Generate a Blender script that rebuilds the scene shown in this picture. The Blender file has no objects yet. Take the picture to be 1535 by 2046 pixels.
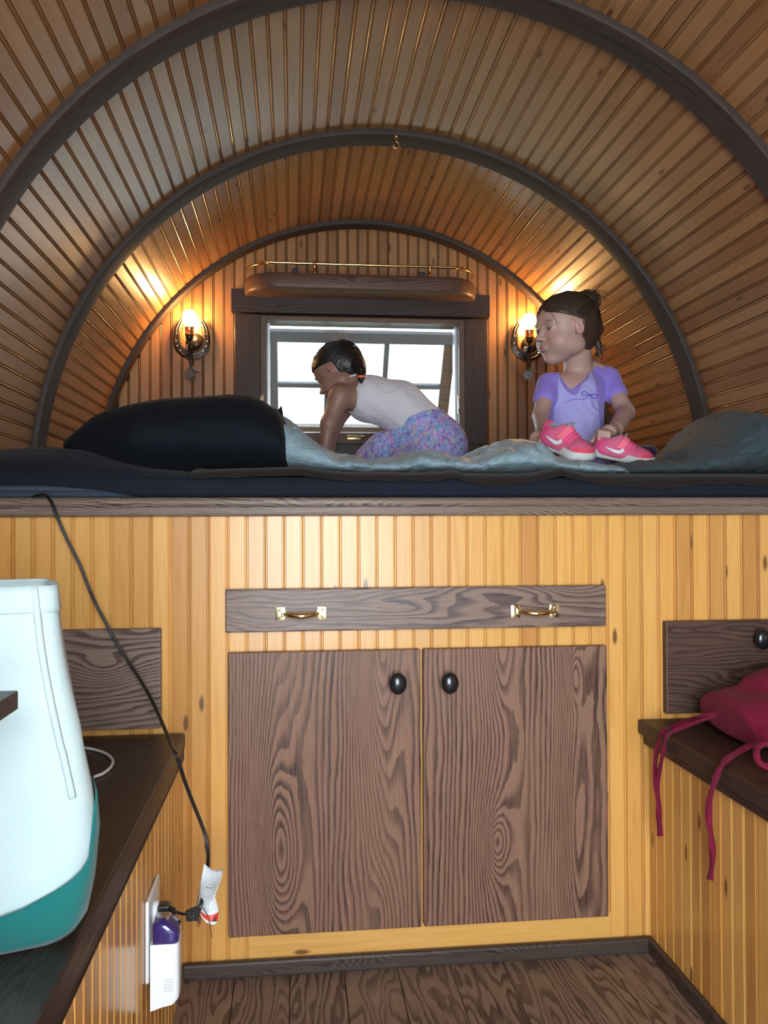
import bpy, bmesh, math, random
import numpy as np
from mathutils import Vector, Matrix, noise as mnoise

# ------------------------------------------------------------------ camera
S = bpy.context.scene
COL = S.collection
PI = math.pi
F_PX, YAW, PITCH, ROLL = 1676.1, 0.1078, 0.0107, 0.0037
CAM = Vector((-0.245, 0.0, 0.85))
ry, rp = YAW, PITCH
fwd = Vector((math.sin(ry)*math.cos(rp), math.cos(ry)*math.cos(rp), math.sin(rp)))
right0 = Vector((math.cos(ry), -math.sin(ry), 0))
up0 = right0.cross(fwd)
# image rolled so that the horizon rises slightly to the right
right = right0*math.cos(ROLL) - up0*math.sin(ROLL)
up = right0*math.sin(ROLL) + up0*math.cos(ROLL)
cd = bpy.data.cameras.new('camera')
cam = bpy.data.objects.new('camera', cd); COL.objects.link(cam)
cam.matrix_world = Matrix(((right.x, up.x, -fwd.x, CAM.x), (right.y, up.y, -fwd.y, CAM.y), (right.z, up.z, -fwd.z, CAM.z), (0, 0, 0, 1)))
cd.sensor_fit = 'VERTICAL'; cd.sensor_height = 24.0; cd.lens = F_PX/2046*24.0
cd.clip_start = 0.02; cd.clip_end = 300
S.camera = cam

def ray(px, py):
    d = fwd*F_PX + right*(px-767.5) - up*(py-1023)
    return d
def at(px, py, Y):
    d = ray(px, py); return CAM + d*((Y-CAM.y)/d.y)
def atX(px, py, X):
    d = ray(px, py); return CAM + d*((X-CAM.x)/d.x)
def atZ(px, py, Z):
    d = ray(px, py); return CAM + d*((Z-CAM.z)/d.z)

# ------------------------------------------------------------------ world, lights, exposure
w = bpy.data.worlds.new('sky'); S.world = w; w.use_nodes = True
wn = w.node_tree.nodes; wl = w.node_tree.links
bg = wn['Background']
sky = wn.new('ShaderNodeTexSky'); sky.sky_type = 'HOSEK_WILKIE'; sky.turbidity = 6; sky.ground_albedo = .4
sky.sun_direction = Vector((-.3, -.5, .8)).normalized()
mx = wn.new('ShaderNodeMix'); mx.data_type = 'RGBA'; mx.inputs['Factor'].default_value = .75
mx.inputs['B'].default_value = (.80, .92, 1.0, 1)
wl.new(sky.outputs[0], mx.inputs['A']); wl.new(mx.outputs['Result'], bg.inputs['Color'])
bg.inputs['Strength'].default_value = WORLD_STRENGTH if 'WORLD_STRENGTH' in globals() else 3.2

def area(name, loc, target, sx, sy, power, color, spread=180):
    l = bpy.data.lights.new(name, 'AREA'); l.shape = 'RECTANGLE'; l.size = sx; l.size_y = sy
    l.energy = power; l.color = color; l.spread = math.radians(spread)
    o = bpy.data.objects.new(name, l); COL.objects.link(o); o.location = loc
    o.rotation_euler = (Vector(target)-Vector(loc)).to_track_quat('-Z', 'Z').to_euler()
    return o
# daylight through the open door behind the photographer and through the window over the bed
area('door_daylight', (-0.22, -0.62, 0.88), (0.05, 1.0, 0.78), 0.80, 1.15, 27, (.86, .94, 1.0), 122)
area('window_daylight', (0.0, 3.45, 1.45), (0.0, 2.2, 1.0), 1.2, 0.7, 12, (.80, .91, 1.0))
vs = S.view_settings
vs.view_transform = 'Standard'; vs.look = 'None'; vs.exposure = 0.0; vs.gamma = 1.0; vs.use_curve_mapping = False
random.seed(7); np.random.seed(7)

# ------------------------------------------------------------------ object helpers
def link(name, mesh, mat=None, parent=None, smooth=False, loc=None):
    o = bpy.data.objects.new(name, mesh); COL.objects.link(o)
    if mat is not None and len(mesh.materials) == 0: mesh.materials.append(mat)
    if parent is not None: o.parent = parent
    if loc is not None: o.location = loc
    if smooth: mesh.polygons.foreach_set('use_smooth', [True]*len(mesh.polygons))
    return o
def tag(o, label=None, cat=None, group=None, kind=None):
    if label: o['label'] = label
    if cat: o['category'] = cat
    if group: o['group'] = group
    if kind: o['kind'] = kind
    return o
def empty(name, loc=(0, 0, 0), parent=None, rz=0):
    o = bpy.data.objects.new(name, None); COL.objects.link(o); o.location = loc; o.rotation_euler = (0, 0, rz)
    o.empty_display_size = .05
    if parent is not None: o.parent = parent
    return o
def meshpy(name, v, f):
    m = bpy.data.meshes.new(name); m.from_pydata([tuple(p) for p in v], [], f); m.validate(); m.update(); return m

class MB:
    def __init__(s): s.bm = bmesh.new()
    def box(s, x0, x1, y0, y1, z0, z1, bev=0, M=None, seg=2):
        r = bmesh.ops.create_cube(s.bm, size=1)
        vv = r['verts']
        for v in vv: v.co = Vector((x0+(v.co.x+.5)*(x1-x0), y0+(v.co.y+.5)*(y1-y0), z0+(v.co.z+.5)*(z1-z0)))
        if M is not None: bmesh.ops.transform(s.bm, matrix=M, verts=vv)
        if bev:
            es = {e for v in vv for e in v.link_edges}
            bmesh.ops.bevel(s.bm, geom=list(es), offset=bev, segments=seg, profile=.6, affect='EDGES')
        return s
    def cyl(s, a, b, r0, r1=None, n=16, cap=True):
        a = Vector(a); b = Vector(b); r1 = r0 if r1 is None else r1
        d = (b-a); L = d.length
        M = Matrix.Translation((a+b)/2) @ d.to_track_quat('Z', 'Y').to_matrix().to_4x4()
        bmesh.ops.create_cone(s.bm, cap_ends=cap, segments=n, radius1=r0, radius2=r1, depth=L, matrix=M); return s
    def ball(s, c, r, M=None, u=20, v=12):
        r = (r, r, r) if not hasattr(r, '__len__') else r
        MM = Matrix.Translation(c) @ (M.to_4x4() if M is not None else Matrix.Identity(4)) @ Matrix.Diagonal((*r, 1))
        bmesh.ops.create_uvsphere(s.bm, u_segments=u, v_segments=v, radius=1, matrix=MM); return s
    def tube(s, pts, r, n=10, cap=True):
        pts = [Vector(p) for p in pts]; rs = r if hasattr(r, '__len__') else [r]*len(pts)
        rings = []; prev = None
        for i, p in enumerate(pts):
            t = (pts[min(i+1, len(pts)-1)]-pts[max(i-1, 0)]).normalized()
            if prev is None:
                a = Vector((0, 0, 1)) if abs(t.z) < .9 else Vector((1, 0, 0))
                nx = t.cross(a).normalized()
            else:
                nx = (prev - t*prev.dot(t)).normalized()
            prev = nx; ny = t.cross(nx)
            rings.append([s.bm.verts.new(p+(nx*math.cos(2*PI*k/n)+ny*math.sin(2*PI*k/n))*rs[i]) for k in range(n)])
        for A, B in zip(rings, rings[1:]):
            for k in range(n): s.bm.faces.new((A[k], A[(k+1) % n], B[(k+1) % n], B[k]))
        if cap: s.bm.faces.new(rings[0][::-1]); s.bm.faces.new(rings[-1])
        return s
    def lathe(s, prof, M=None, n=24):
        rings = []
        for r, z in prof:
            rings.append([s.bm.verts.new(((M or Matrix.Identity(4)) @ Vector((r*math.cos(2*PI*k/n), r*math.sin(2*PI*k/n), z)))) for k in range(n)])
        for A, B in zip(rings, rings[1:]):
            for k in range(n): s.bm.faces.new((A[k], A[(k+1) % n], B[(k+1) % n], B[k]))
        s.bm.faces.new(rings[0][::-1]); s.bm.faces.new(rings[-1]); return s
    def prism(s, poly, y0, y1, M=None):   # poly in XZ
        M = M or Matrix.Identity(4)
        A = [s.bm.verts.new(M @ Vector((x, y0, z))) for x, z in poly]
        B = [s.bm.verts.new(M @ Vector((x, y1, z))) for x, z in poly]
        n = len(poly)
        for k in range(n): s.bm.faces.new((A[k], A[(k+1) % n], B[(k+1) % n], B[k]))
        s.bm.faces.new(A[::-1]); s.bm.faces.new(B); return s
    def build(s, name, mat, parent=None, smooth=False, auto=None):
        bmesh.ops.recalc_face_normals(s.bm, faces=s.bm.faces)
        m = bpy.data.meshes.new(name); s.bm.to_mesh(m); s.bm.free()
        o = link(name, m, mat, parent, smooth)
        if auto is not None:
            m.polygons.foreach_set('use_smooth', [True]*len(m.polygons))
            try: m.set_sharp_from_angle(angle=math.radians(auto))
            except Exception: pass
        return o

def catmull(pts, n=8):
    P = [Vector(p) for p in pts]; P = [P[0]*2-P[1]]+P+[P[-1]*2-P[-2]]; out = []
    for i in range(1, len(P)-2):
        for k in range(n):
            t = k/n; a, b, c, d = P[i-1:i+3]
            out.append(.5*((2*b)+(c-a)*t+(2*a-5*b+4*c-d)*t*t+(3*b-a-3*c+d)*t**3))
    out.append(P[-2]); return out
def interp(x, tab):
    return float(np.interp(x, [t[0] for t in tab], [t[1] for t in tab]))

# ------------------------------------------------------------------ signed-distance modelling (continuous bodies)
class Field:
    def __init__(s, lo, hi, h):
        s.lo = np.array(lo, float); s.h = h; s.n = np.ceil((np.array(hi)-s.lo)/h).astype(int)+1
        s.D = np.full(s.n, 1.0, np.float32)
    def _slice(s, lo, hi):
        a = np.clip(np.floor((np.array(lo)-s.lo)/s.h).astype(int), 0, s.n); b = np.clip(np.ceil((np.array(hi)-s.lo)/s.h).astype(int)+1, 0, s.n)
        sl = tuple(slice(i, j) for i, j in zip(a, b))
        if any(j <= i for i, j in zip(a, b)): return None, None
        ax = [(s.lo[k]+s.h*np.arange(a[k], b[k])).astype(np.float32) for k in range(3)]
        return sl, np.meshgrid(*ax, indexing='ij')
    def put(s, fn, lo, hi, k, op='add'):
        pad = k+3*s.h
        sl, G = s._slice(np.array(lo)-pad, np.array(hi)+pad)
        if sl is None: return s
        d = fn(*G).astype(np.float32); D = s.D[sl]
        if op == 'add':
            hh = np.clip(.5+.5*(D-d)/k, 0, 1); s.D[sl] = D*(1-hh)+d*hh-k*hh*(1-hh)
        elif op == 'sub':
            d = -d; hh = np.clip(.5-.5*(D-d)/k, 0, 1); s.D[sl] = D*(1-hh)+d*hh+k*hh*(1-hh)
        elif op == 'int':
            hh = np.clip(.5-.5*(D-d)/k, 0, 1); s.D[sl] = D*(1-hh)+d*hh+k*hh*(1-hh)
        return s
    def ell(s, c, r, k=.01, R=None, op='add', M=None):
        c = Vector(c); R3 = R.to_3x3() if R is not None else Matrix.Identity(3)
        if M is not None:
            sc = M.to_scale()[0]; c = M @ c; R3 = (M.to_3x3()*(1/sc)) @ R3; r = [q*sc for q in r]; k = k*sc
        Ri = np.array(R3.transposed()); rm = max(r); rr = np.array(r, np.float32); cc = np.array(c)
        def fn(X, Y, Z):
            x, y, z = X-cc[0], Y-cc[1], Z-cc[2]
            a = (Ri[0, 0]*x+Ri[0, 1]*y+Ri[0, 2]*z)/rr[0]; b = (Ri[1, 0]*x+Ri[1, 1]*y+Ri[1, 2]*z)/rr[1]; q = (Ri[2, 0]*x+Ri[2, 1]*y+Ri[2, 2]*z)/rr[2]
            k0 = np.sqrt(a*a+b*b+q*q); k1 = np.sqrt((a/rr[0])**2+(b/rr[1])**2+(q/rr[2])**2)
            return k0*(k0-1)/np.maximum(k1, 1e-6)
        return s.put(fn, cc-rm, cc+rm, k, op)
    def cap(s, a, b, ra, rb=None, k=.01, op='add', M=None):
        a = Vector(a); b = Vector(b); rb = ra if rb is None else rb
        if M is not None:
            sc = M.to_scale()[0]; a = M @ a; b = M @ b; ra *= sc; rb *= sc; k *= sc
        A = np.array(a); B = np.array(b); d = B-A; L2 = max(float(d@d), 1e-9)
        def fn(X, Y, Z):
            t = np.clip(((X-A[0])*d[0]+(Y-A[1])*d[1]+(Z-A[2])*d[2])/L2, 0, 1)
            return np.sqrt((X-A[0]-t*d[0])**2+(Y-A[1]-t*d[1])**2+(Z-A[2]-t*d[2])**2)-(ra+(rb-ra)*t)
        m = max(ra, rb)
        return s.put(fn, np.minimum(A, B)-m, np.maximum(A, B)+m, k, op)
    def chain(s, pts, rs, k=.01, M=None):
        for i in range(len(pts)-1): s.cap(pts[i], pts[i+1], rs[i], rs[i+1], k, M=M)
        return s
    def half(s, p, n, k=.002):  # keep the side where (x-p).n < 0
        p = np.array(p); n = np.array(Vector(n).normalized())
        return s.put(lambda X, Y, Z: (X-p[0])*n[0]+(Y-p[1])*n[1]+(Z-p[2])*n[2], s.lo, s.lo+s.n*s.h, k, 'int')
    def mesh(s, name, smooth=2):
        D = s.D; D[0] = D[-1] = 1; D[:, 0] = D[:, -1] = 1; D[:, :, 0] = D[:, :, -1] = 1
        I = D < 0; nx, ny, nz = D.shape
        c = np.zeros((nx-1, ny-1, nz-1), np.int8)
        for i in (0, 1):
            for j in (0, 1):
                for k in (0, 1): c += I[i:nx-1+i, j:ny-1+j, k:nz-1+k]
        act = (c > 0) & (c < 8); ix = np.argwhere(act); idx = np.full(act.shape, -1, np.int64); idx[act] = np.arange(len(ix))
        acc = np.zeros((len(ix), 3)); cnt = np.zeros(len(ix))
        corners = [(i, j, k) for i in (0, 1) for j in (0, 1) for k in (0, 1)]
        for a in corners:
            for ax in range(3):
                if a[ax]: continue
                b = list(a); b[ax] = 1
                va = D[ix[:, 0]+a[0], ix[:, 1]+a[1], ix[:, 2]+a[2]]; vb = D[ix[:, 0]+b[0], ix[:, 1]+b[1], ix[:, 2]+b[2]]
                m = (va < 0) != (vb < 0); t = np.where(m, va/np.where(m, va-vb, 1), 0)
                p = np.tile(np.array(a, float), (len(ix), 1)); p[:, ax] += t
                acc[m] += p[m]; cnt[m] += 1
        V = s.lo+(ix+acc/cnt[:, None])*s.h
        faces = []
        for ax in range(3):
            sh = [slice(None)]*3; sh2 = [slice(None)]*3; sh[ax] = slice(0, -1); sh2[ax] = slice(1, None)
            A = I[tuple(sh)]; B = I[tuple(sh2)]; e = np.argwhere(A != B)
            o1, o2 = [(1, 2), (2, 0), (0, 1)][ax]
            e = e[(e[:, o1] > 0) & (e[:, o2] > 0) & (e[:, o1] < D.shape[o1]-1) & (e[:, o2] < D.shape[o2]-1)]
            flip = A[e[:, 0], e[:, 1], e[:, 2]]
            def cell(d1, d2):
                q = e.copy(); q[:, o1] -= d1; q[:, o2] -= d2; return idx[q[:, 0], q[:, 1], q[:, 2]]
            Q = np.stack([cell(1, 1), cell(0, 1), cell(0, 0), cell(1, 0)], 1)
            Q[~flip] = Q[~flip][:, ::-1]; faces.append(Q)
        Fq = np.concatenate(faces)
        for _ in range(smooth):
            acc = np.zeros_like(V); cn = np.zeros(len(V))
            for a, b in ((0, 1), (1, 2), (2, 3), (3, 0)):
                np.add.at(acc, Fq[:, a], V[Fq[:, b]]); np.add.at(acc, Fq[:, b], V[Fq[:, a]]); np.add.at(cn, Fq[:, a], 1); np.add.at(cn, Fq[:, b], 1)
            V = V*.5+.5*acc/cn[:, None]
        m = bpy.data.meshes.new(name); m.vertices.add(len(V)); m.vertices.foreach_set('co', V.ravel())
        m.loops.add(Fq.size); m.loops.foreach_set('vertex_index', Fq.ravel())
        m.polygons.add(len(Fq)); m.polygons.foreach_set('loop_start', np.arange(0, Fq.size, 4)); m.polygons.foreach_set('loop_total', np.full(len(Fq), 4))
        m.update(calc_edges=True); m.polygons.foreach_set('use_smooth', [True]*len(m.polygons))
        return m
def verts_of(m):
    a = np.empty(len(m.vertices)*3); m.vertices.foreach_get('co', a); return a.reshape(-1, 3)
def paint(m, cols):
    at_ = m.color_attributes.new('paint', 'FLOAT_COLOR', 'POINT'); a = np.ones((len(m.vertices), 4)); a[:, :3] = cols
    at_.data.foreach_set('color', a.ravel())

# ------------------------------------------------------------------ materials
def nodes(name):
    m = bpy.data.materials.new(name); m.use_nodes = True; nt = m.node_tree
    b = nt.nodes['Principled BSDF']; return m, nt, b
def simple(name, col, rough=.5, metal=0, spec=.5, coat=0, emit=None, estr=0, sheen=0):
    m, nt, b = nodes(name); b.inputs['Base Color'].default_value = (*col, 1); b.inputs['Roughness'].default_value = rough
    b.inputs['Metallic'].default_value = metal; b.inputs['Specular IOR Level'].default_value = spec; b.inputs['Coat Weight'].default_value = coat
    b.inputs['Sheen Weight'].default_value = sheen
    if emit: b.inputs['Emission Color'].default_value = (*emit, 1); b.inputs['Emission Strength'].default_value = estr
    return m
class N:
    def __init__(s, nt): s.nt = nt
    def new(s, t, **kw):
        n = s.nt.nodes.new(t)
        for k, v in kw.items(): setattr(n, k, v)
        return n
    def lk(s, a, b): s.nt.links.new(a, b)
    def math(s, op, a, b=None, c=None, clamp=False):
        n = s.nt.nodes.new('ShaderNodeMath'); n.operation = op; n.use_clamp = clamp
        for i, x in enumerate((a, b, c)):
            if x is None: continue
            if isinstance(x, (int, float)): n.inputs[i].default_value = x
            else: s.lk(x, n.inputs[i])
        return n.outputs[0]
    def vmath(s, op, a, b):
        n = s.nt.nodes.new('ShaderNodeVectorMath'); n.operation = op
        for i, x in enumerate((a, b)):
            if isinstance(x, tuple): n.inputs[i].default_value = x
            else: s.lk(x, n.inputs[i])
        return n.outputs[0]
    def noise(s, vec, scale, detail=3, rough=.5, dist=0):
        n = s.nt.nodes.new('ShaderNodeTexNoise'); s.lk(vec, n.inputs['Vector']); n.inputs['Scale'].default_value = scale
        n.inputs['Detail'].default_value = detail; n.inputs['Roughness'].default_value = rough; n.inputs['Distortion'].default_value = dist; return n
    def ramp(s, fac, stops, interp='LINEAR'):
        n = s.nt.nodes.new('ShaderNodeValToRGB'); s.lk(fac, n.inputs[0]); cr = n.color_ramp; cr.interpolation = interp
        while len(cr.elements) < len(stops): cr.elements.new(.5)
        for e, (p, c) in zip(cr.elements, stops): e.position = p; e.color = (*c, 1) if len(c) == 3 else c
        return n.outputs[0]
    def mix(s, fac, a, b, blend='MIX'):
        n = s.nt.nodes.new('ShaderNodeMix'); n.data_type = 'RGBA'; n.blend_type = blend
        for k, x in (('Factor', fac), ('A', a), ('B', b)):
            if isinstance(x, (int, float)): n.inputs[k].default_value = x
            elif isinstance(x, tuple): n.inputs[k].default_value = (*x, 1)
            else: s.lk(x, n.inputs[k])
        return n.outputs['Result']
    def bump(s, h, strength, dist=.002):
        n = s.nt.nodes.new('ShaderNodeBump'); n.inputs['Strength'].default_value = strength; n.inputs['Distance'].default_value = dist
        s.lk(h, n.inputs['Height']); return n.outputs[0]

def pine(name, light, mid, dark, rough=.33, coat=.35):
    """varnished pine; grain runs along the object's local X"""
    m, nt, b = nodes(name); n = N(nt)
    tc = n.new('ShaderNodeTexCoord'); oi = n.new('ShaderNodeObjectInfo')
    rnd = oi.outputs['Random']
    cb = n.new('ShaderNodeCombineXYZ'); n.lk(n.math('MULTIPLY', rnd, 37.7), cb.inputs[0]); n.lk(n.math('MULTIPLY', rnd, 11.3), cb.inputs[1]); n.lk(n.math('MULTIPLY', rnd, 71.1), cb.inputs[2])
    p = n.vmath('ADD', tc.outputs['Object'], cb.outputs[0])
    g = n.vmath('MULTIPLY', p, (1.6, 26., 26.))
    g1 = n.noise(g, 1.6, 4, .55, 1.2)
    g2 = n.noise(n.vmath('MULTIPLY', p, (9., 260., 260.)), 1.5, 2, .5)
    col = n.ramp(g1.outputs[0], [(.28, mid), (.5, light), (.75, mid)])
    col = n.mix(n.math('MULTIPLY', g2.outputs[0], .22), col, dark)
    # colour of the individual board
    v = n.new('ShaderNodeTexWhiteNoise', noise_dimensions='1D'); n.lk(n.math('MULTIPLY', rnd, 913.), v.inputs['W'])
    tint = n.ramp(v.outputs['Value'], [(0., (.74, .62, .56)), (.3, (.93, .90, .86)), (.6, (1., 1., 1.)), (.85, (1.0, .90, .80)), (1., (.80, .78, .76))])
    col = n.mix(1., col, tint, 'MULTIPLY')
    # knots
    kv = n.new('ShaderNodeTexVoronoi', feature='F1', voronoi_dimensions='2D'); n.lk(n.vmath('MULTIPLY', p, (4.5, 15., 0.)), kv.inputs['Vector']); kv.inputs['Scale'].default_value = 1.
    kw = n.new('ShaderNodeTexWhiteNoise', noise_dimensions='3D'); n.lk(kv.outputs['Color'], kw.inputs['Vector'])
    on = n.math('GREATER_THAN', kw.outputs['Value'], .72)
    dd = n.math('ADD', kv.outputs['Distance'], n.math('MULTIPLY', n.noise(p, 160, 2).outputs[0], .03))
    k1 = n.ramp(dd, [(.060, (1., 1., 1.)), (.105, (0., 0., 0.))])
    col = n.mix(n.math('MULTIPLY', n.math('MULTIPLY', on, k1), .85), col, (.10, .035, .012))
    n.lk(col, b.inputs['Base Color'])
    b.inputs['Roughness'].default_value = rough; b.inputs['Coat Weight'].default_value = coat; b.inputs['Coat Roughness'].default_value = .18; b.inputs['Specular IOR Level'].default_value = .3
    n.lk(n.bump(g2.outputs[0], .12, .0006), b.inputs['Normal'])
    return m

def oak(name, base, light, dark, bumps=(), freq=42., rough=.42, coat=.12, seed=0., warp=.009, per_object=False, wave=.010, soft=1.):
    """stained oak; grain along local X, rings counted across local Z (or Y when the board lies flat).
    bumps: (x, z, sx, sz, amplitude in rings) — cathedral arches and eyes of the sawn figure"""
    m, nt, b = nodes(name); n = N(nt)
    tc = n.new('ShaderNodeTexCoord'); P = tc.outputs['Object']
    if per_object:
        oi = n.new('ShaderNodeObjectInfo'); cb = n.new('ShaderNodeCombineXYZ')
        n.lk(n.math('MULTIPLY', oi.outputs['Random'], 23.), cb.inputs[0]); n.lk(n.math('MULTIPLY', oi.outputs['Random'], 5.), cb.inputs[2])
        P = n.vmath('ADD', P, cb.outputs[0])
    P0 = n.vmath('ADD', P, (seed, seed*.7, seed*1.3))
    sp = n.new('ShaderNodeSeparateXYZ'); n.lk(P, sp.inputs[0]); X, Y, Z = sp.outputs
    w1 = n.noise(n.vmath('MULTIPLY', P0, (1.6, 9., 9.)), 1.4, 2, .5).outputs[0]
    w2 = n.noise(n.vmath('MULTIPLY', P0, (14., 60., 60.)), 2., 3, .6).outputs[0]
    h = n.math('ADD', n.math('MULTIPLY', n.math('ADD', Z, n.math('MULTIPLY', Y, .55)), freq*2.2), n.math('MULTIPLY', w1, freq*2.*wave*10))
    h = n.math('ADD', h, n.math('MULTIPLY', w2, freq*warp))
    for (bx, bz, sx, sz, am) in bumps:
        dx = n.math('DIVIDE', n.math('SUBTRACT', X, bx), sx); dz = n.math('DIVIDE', n.math('SUBTRACT', Z, bz), sz)
        q = n.math('ADD', n.math('MULTIPLY', dx, dx), n.math('MULTIPLY', dz, dz))
        h = n.math('ADD', h, n.math('MULTIPLY', n.math('EXPONENT', n.math('MULTIPLY', q, -1.)), am))
    fr = n.math('FRACT', h)
    line = n.ramp(fr, [(0., (0, 0, 0)), (.40*soft, (.06, .06, .06)), (.60, (.65, .65, .65)), (.74, (1, 1, 1)), (.95, (1, 1, 1)), (1., (0, 0, 0))])
    pores = n.noise(n.vmath('MULTIPLY', P0, (16., 700., 700.)), 1., 2, .6).outputs[0]
    pr = n.ramp(pores, [(.46, (0, 0, 0)), (.62, (1, 1, 1))])
    wid = n.noise(n.vmath('MULTIPLY', P0, (3., 14., 14.)), 1., 1).outputs[0]
    amt = n.math('MULTIPLY', line, n.math('ADD', .62, n.math('MULTIPLY', pr, .38)))
    amt = n.math('MULTIPLY', amt, n.math('ADD', .35, n.math('MULTIPLY', wid, 1.15)), clamp=True)
    col = n.mix(n.noise(n.vmath('MULTIPLY', P0, (3., 30., 30.)), 2., 3).outputs[0], base, light)
    col = n.mix(n.math('MULTIPLY', pr, .20), col, dark)
    col = n.mix(amt, col, dark)
    n.lk(col, b.inputs['Base Color'])
    b.inputs['Roughness'].default_value = rough; b.inputs['Coat Weight'].default_value = coat*.6; b.inputs['Coat Roughness'].default_value = .25; b.inputs['Specular IOR Level'].default_value = .22
    n.lk(n.bump(n.math('SUBTRACT', 1., n.math('MAXIMUM', pr, line)), .25, .0008), b.inputs['Normal'])
    return m
def cloth(name, c1, c2=None, scale=30, rough=.85, weave=900, bumpk=.25, sheen=.2, wr=0, wrs=14):
    m, nt, b = nodes(name); n = N(nt); tc = n.new('ShaderNodeTexCoord'); P = tc.outputs['Object']
    c2 = c2 or tuple(x*.82 for x in c1)
    col = n.mix(n.noise(P, scale, 3).outputs[0], c1, c2)
    n.lk(col, b.inputs['Base Color']); b.inputs['Roughness'].default_value = rough; b.inputs['Sheen Weight'].default_value = sheen; b.inputs['Specular IOR Level'].default_value = .18
    wv = n.noise(P, weave, 1).outputs[0]
    h = wv
    if wr:
        h2 = n.noise(n.vmath('MULTIPLY', P, (1., 1.3, 2.2)), wrs, 3, .5, 1.4).outputs[0]
        h = n.math('ADD', n.math('MULTIPLY', wv, .05), n.math('MULTIPLY', h2, 1.))
        n.lk(n.bump(h, wr, .02), b.inputs['Normal'])
    else: n.lk(n.bump(h, bumpk, .0008), b.inputs['Normal'])
    return m
def vcol(name, rough=.55, sss=.0, sheen=0, extra=None, bumpk=.0):
    m, nt, b = nodes(name); n = N(nt)
    a = n.new('ShaderNodeAttribute', attribute_name='paint'); tc = n.new('ShaderNodeTexCoord')
    col = n.mix(n.math('MULTIPLY', n.noise(tc.outputs['Object'], 60, 3).outputs[0], .22), a.outputs['Color'], tuple([.45, .22, .18]))if sss else a.outputs['Color']
    n.lk(col, b.inputs['Base Color']); b.inputs['Roughness'].default_value = rough
    b.inputs['Subsurface Weight'].default_value = sss; b.inputs['Subsurface Radius'].default_value = (1., .35, .2); b.inputs['Subsurface Scale'].default_value = .004
    b.inputs['Sheen Weight'].default_value = sheen
    if bumpk: n.lk(n.bump(n.noise(tc.outputs['Object'], 700, 2).outputs[0], bumpk, .001), b.inputs['Normal'])
    return m

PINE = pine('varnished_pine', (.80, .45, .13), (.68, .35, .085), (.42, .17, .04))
PINE_CEIL = pine('shaded_varnished_pine', (.40, .205, .080), (.31, .15, .055), (.17, .07, .025), rough=.42, coat=.26)  # same varnished pine, its colour darkened for the shade in the vault
OAK_DARK = oak('dark_stained_oak', (.075, .042, .030), (.105, .062, .045), (.028, .015, .012), freq=60, per_object=True)
OAK_MID = oak('brown_stained_oak', (.115, .072, .052), (.16, .105, .078), (.045, .026, .021), freq=55, per_object=True)
OAK_BOW = oak('bent_oak_bow', (.080, .050, .040), (.115, .075, .060), (.040, .025, .021), freq=40, per_object=True)
BRASS = simple('polished_brass', (.80, .58, .25), .18, 1)
AGED = simple('aged_bronze', (.16, .11, .08), .38, .85)
BLACKMETAL = simple('black_painted_knob', (.012, .014, .018), .28, .2, coat=.5)
# ------------------------------------------------------------------ the vaulted wagon shell
EA, EB, ZC = 0.894, 0.928, 0.942       # half width, rise and spring height of the vault
YB, YN = 2.872, -0.55                  # far wall, rear end
PW = 0.0355
def basis(o, origin, xd, zd):
    x = Vector(xd).normalized(); z = Vector(zd).normalized(); y = z.cross(x).normalized(); z = x.cross(y)
    o.matrix_basis = Matrix(((x.x, y.x, z.x, origin[0]), (x.y, y.y, z.y, origin[1]), (x.z, y.z, z.z, origin[2]), (0, 0, 0, 1)))
PROF = [(0, -.008), (0, -.0042), (.0014, -.0042), (.0018, -.0012), (.0032, -.0002), (.0046, -.0012), (.0050, -.0042), (.0066, -.0042), (.0074, 0.)]
def plank_mesh(L, w, name='plank'):
    pr = [(-w/2+y, z) for y, z in PROF]+[(w/2-.0009, 0.), (w/2, -.0014), (w/2, -.008)]
    n = len(pr); v = [(0, y, z) for y, z in pr]+[(L, y, z) for y, z in pr]
    f = [(k, (k+1) % n, n+(k+1) % n, n+k) for k in range(n)]+[tuple(range(n))[::-1], tuple(range(n, 2*n))]
    return meshpy(name, v, f)

# section path, from the left bench up over the vault and down to the right bench
def vault(s0=0.0):
    pts = []
    for z in np.linspace(.44, ZC, 40): pts.append((-EA, z))
    for t in np.linspace(PI, 0, 900)[1:]: pts.append((EA*math.cos(t), ZC+EB*math.sin(t)))
    for z in np.linspace(ZC, .44, 40)[1:]: pts.append((EA, z))
    P = np.array(pts); s = np.concatenate([[0], np.cumsum(np.hypot(*np.diff(P, axis=0).T))]); return P, s
VP_, VS_ = vault(); NPL = int(round(VS_[-1]/PW)); PWV = VS_[-1]/NPL
def shell_mesh(name, i0, i1, step, off0, off1, y0, y1):
    P = VP_[i0:i1]; P = P[::step]; T = np.gradient(P, axis=0); T /= np.hypot(*T.T)[:, None]; Nn = np.stack([-T[:, 1], T[:, 0]], 1)
    A = P+Nn*off0; B = P+Nn*off1; v = []; n = len(P)
    for Q in (A, B):
        for y in (y0, y1): v += [(q[0], y, q[1]) for q in Q]
    f = []
    for k in range(n-1):
        f += [(k, k+1, n+k+1, n+k), (2*n+k+1, 2*n+k, 3*n+k, 3*n+k+1), (k+1, k, 2*n+k, 2*n+k+1), (n+k, n+k+1, 3*n+k+1, 3*n+k)]
    f += [(0, n, 3*n, 2*n), (n-1, 3*n-1, 4*n-1, 2*n-1)]
    return meshpy(name, v, f)
PINE_BACK = simple('rough_pine_backing', (.06, .03, .014), .9)
ceiling = link('ceiling', shell_mesh('ceiling', 39, 940, 10, .0085, .03, YN, YB+.05), PINE_BACK); tag(ceiling, 'barrel vaulted ceiling of beaded pine boards', kind='structure')
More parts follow.
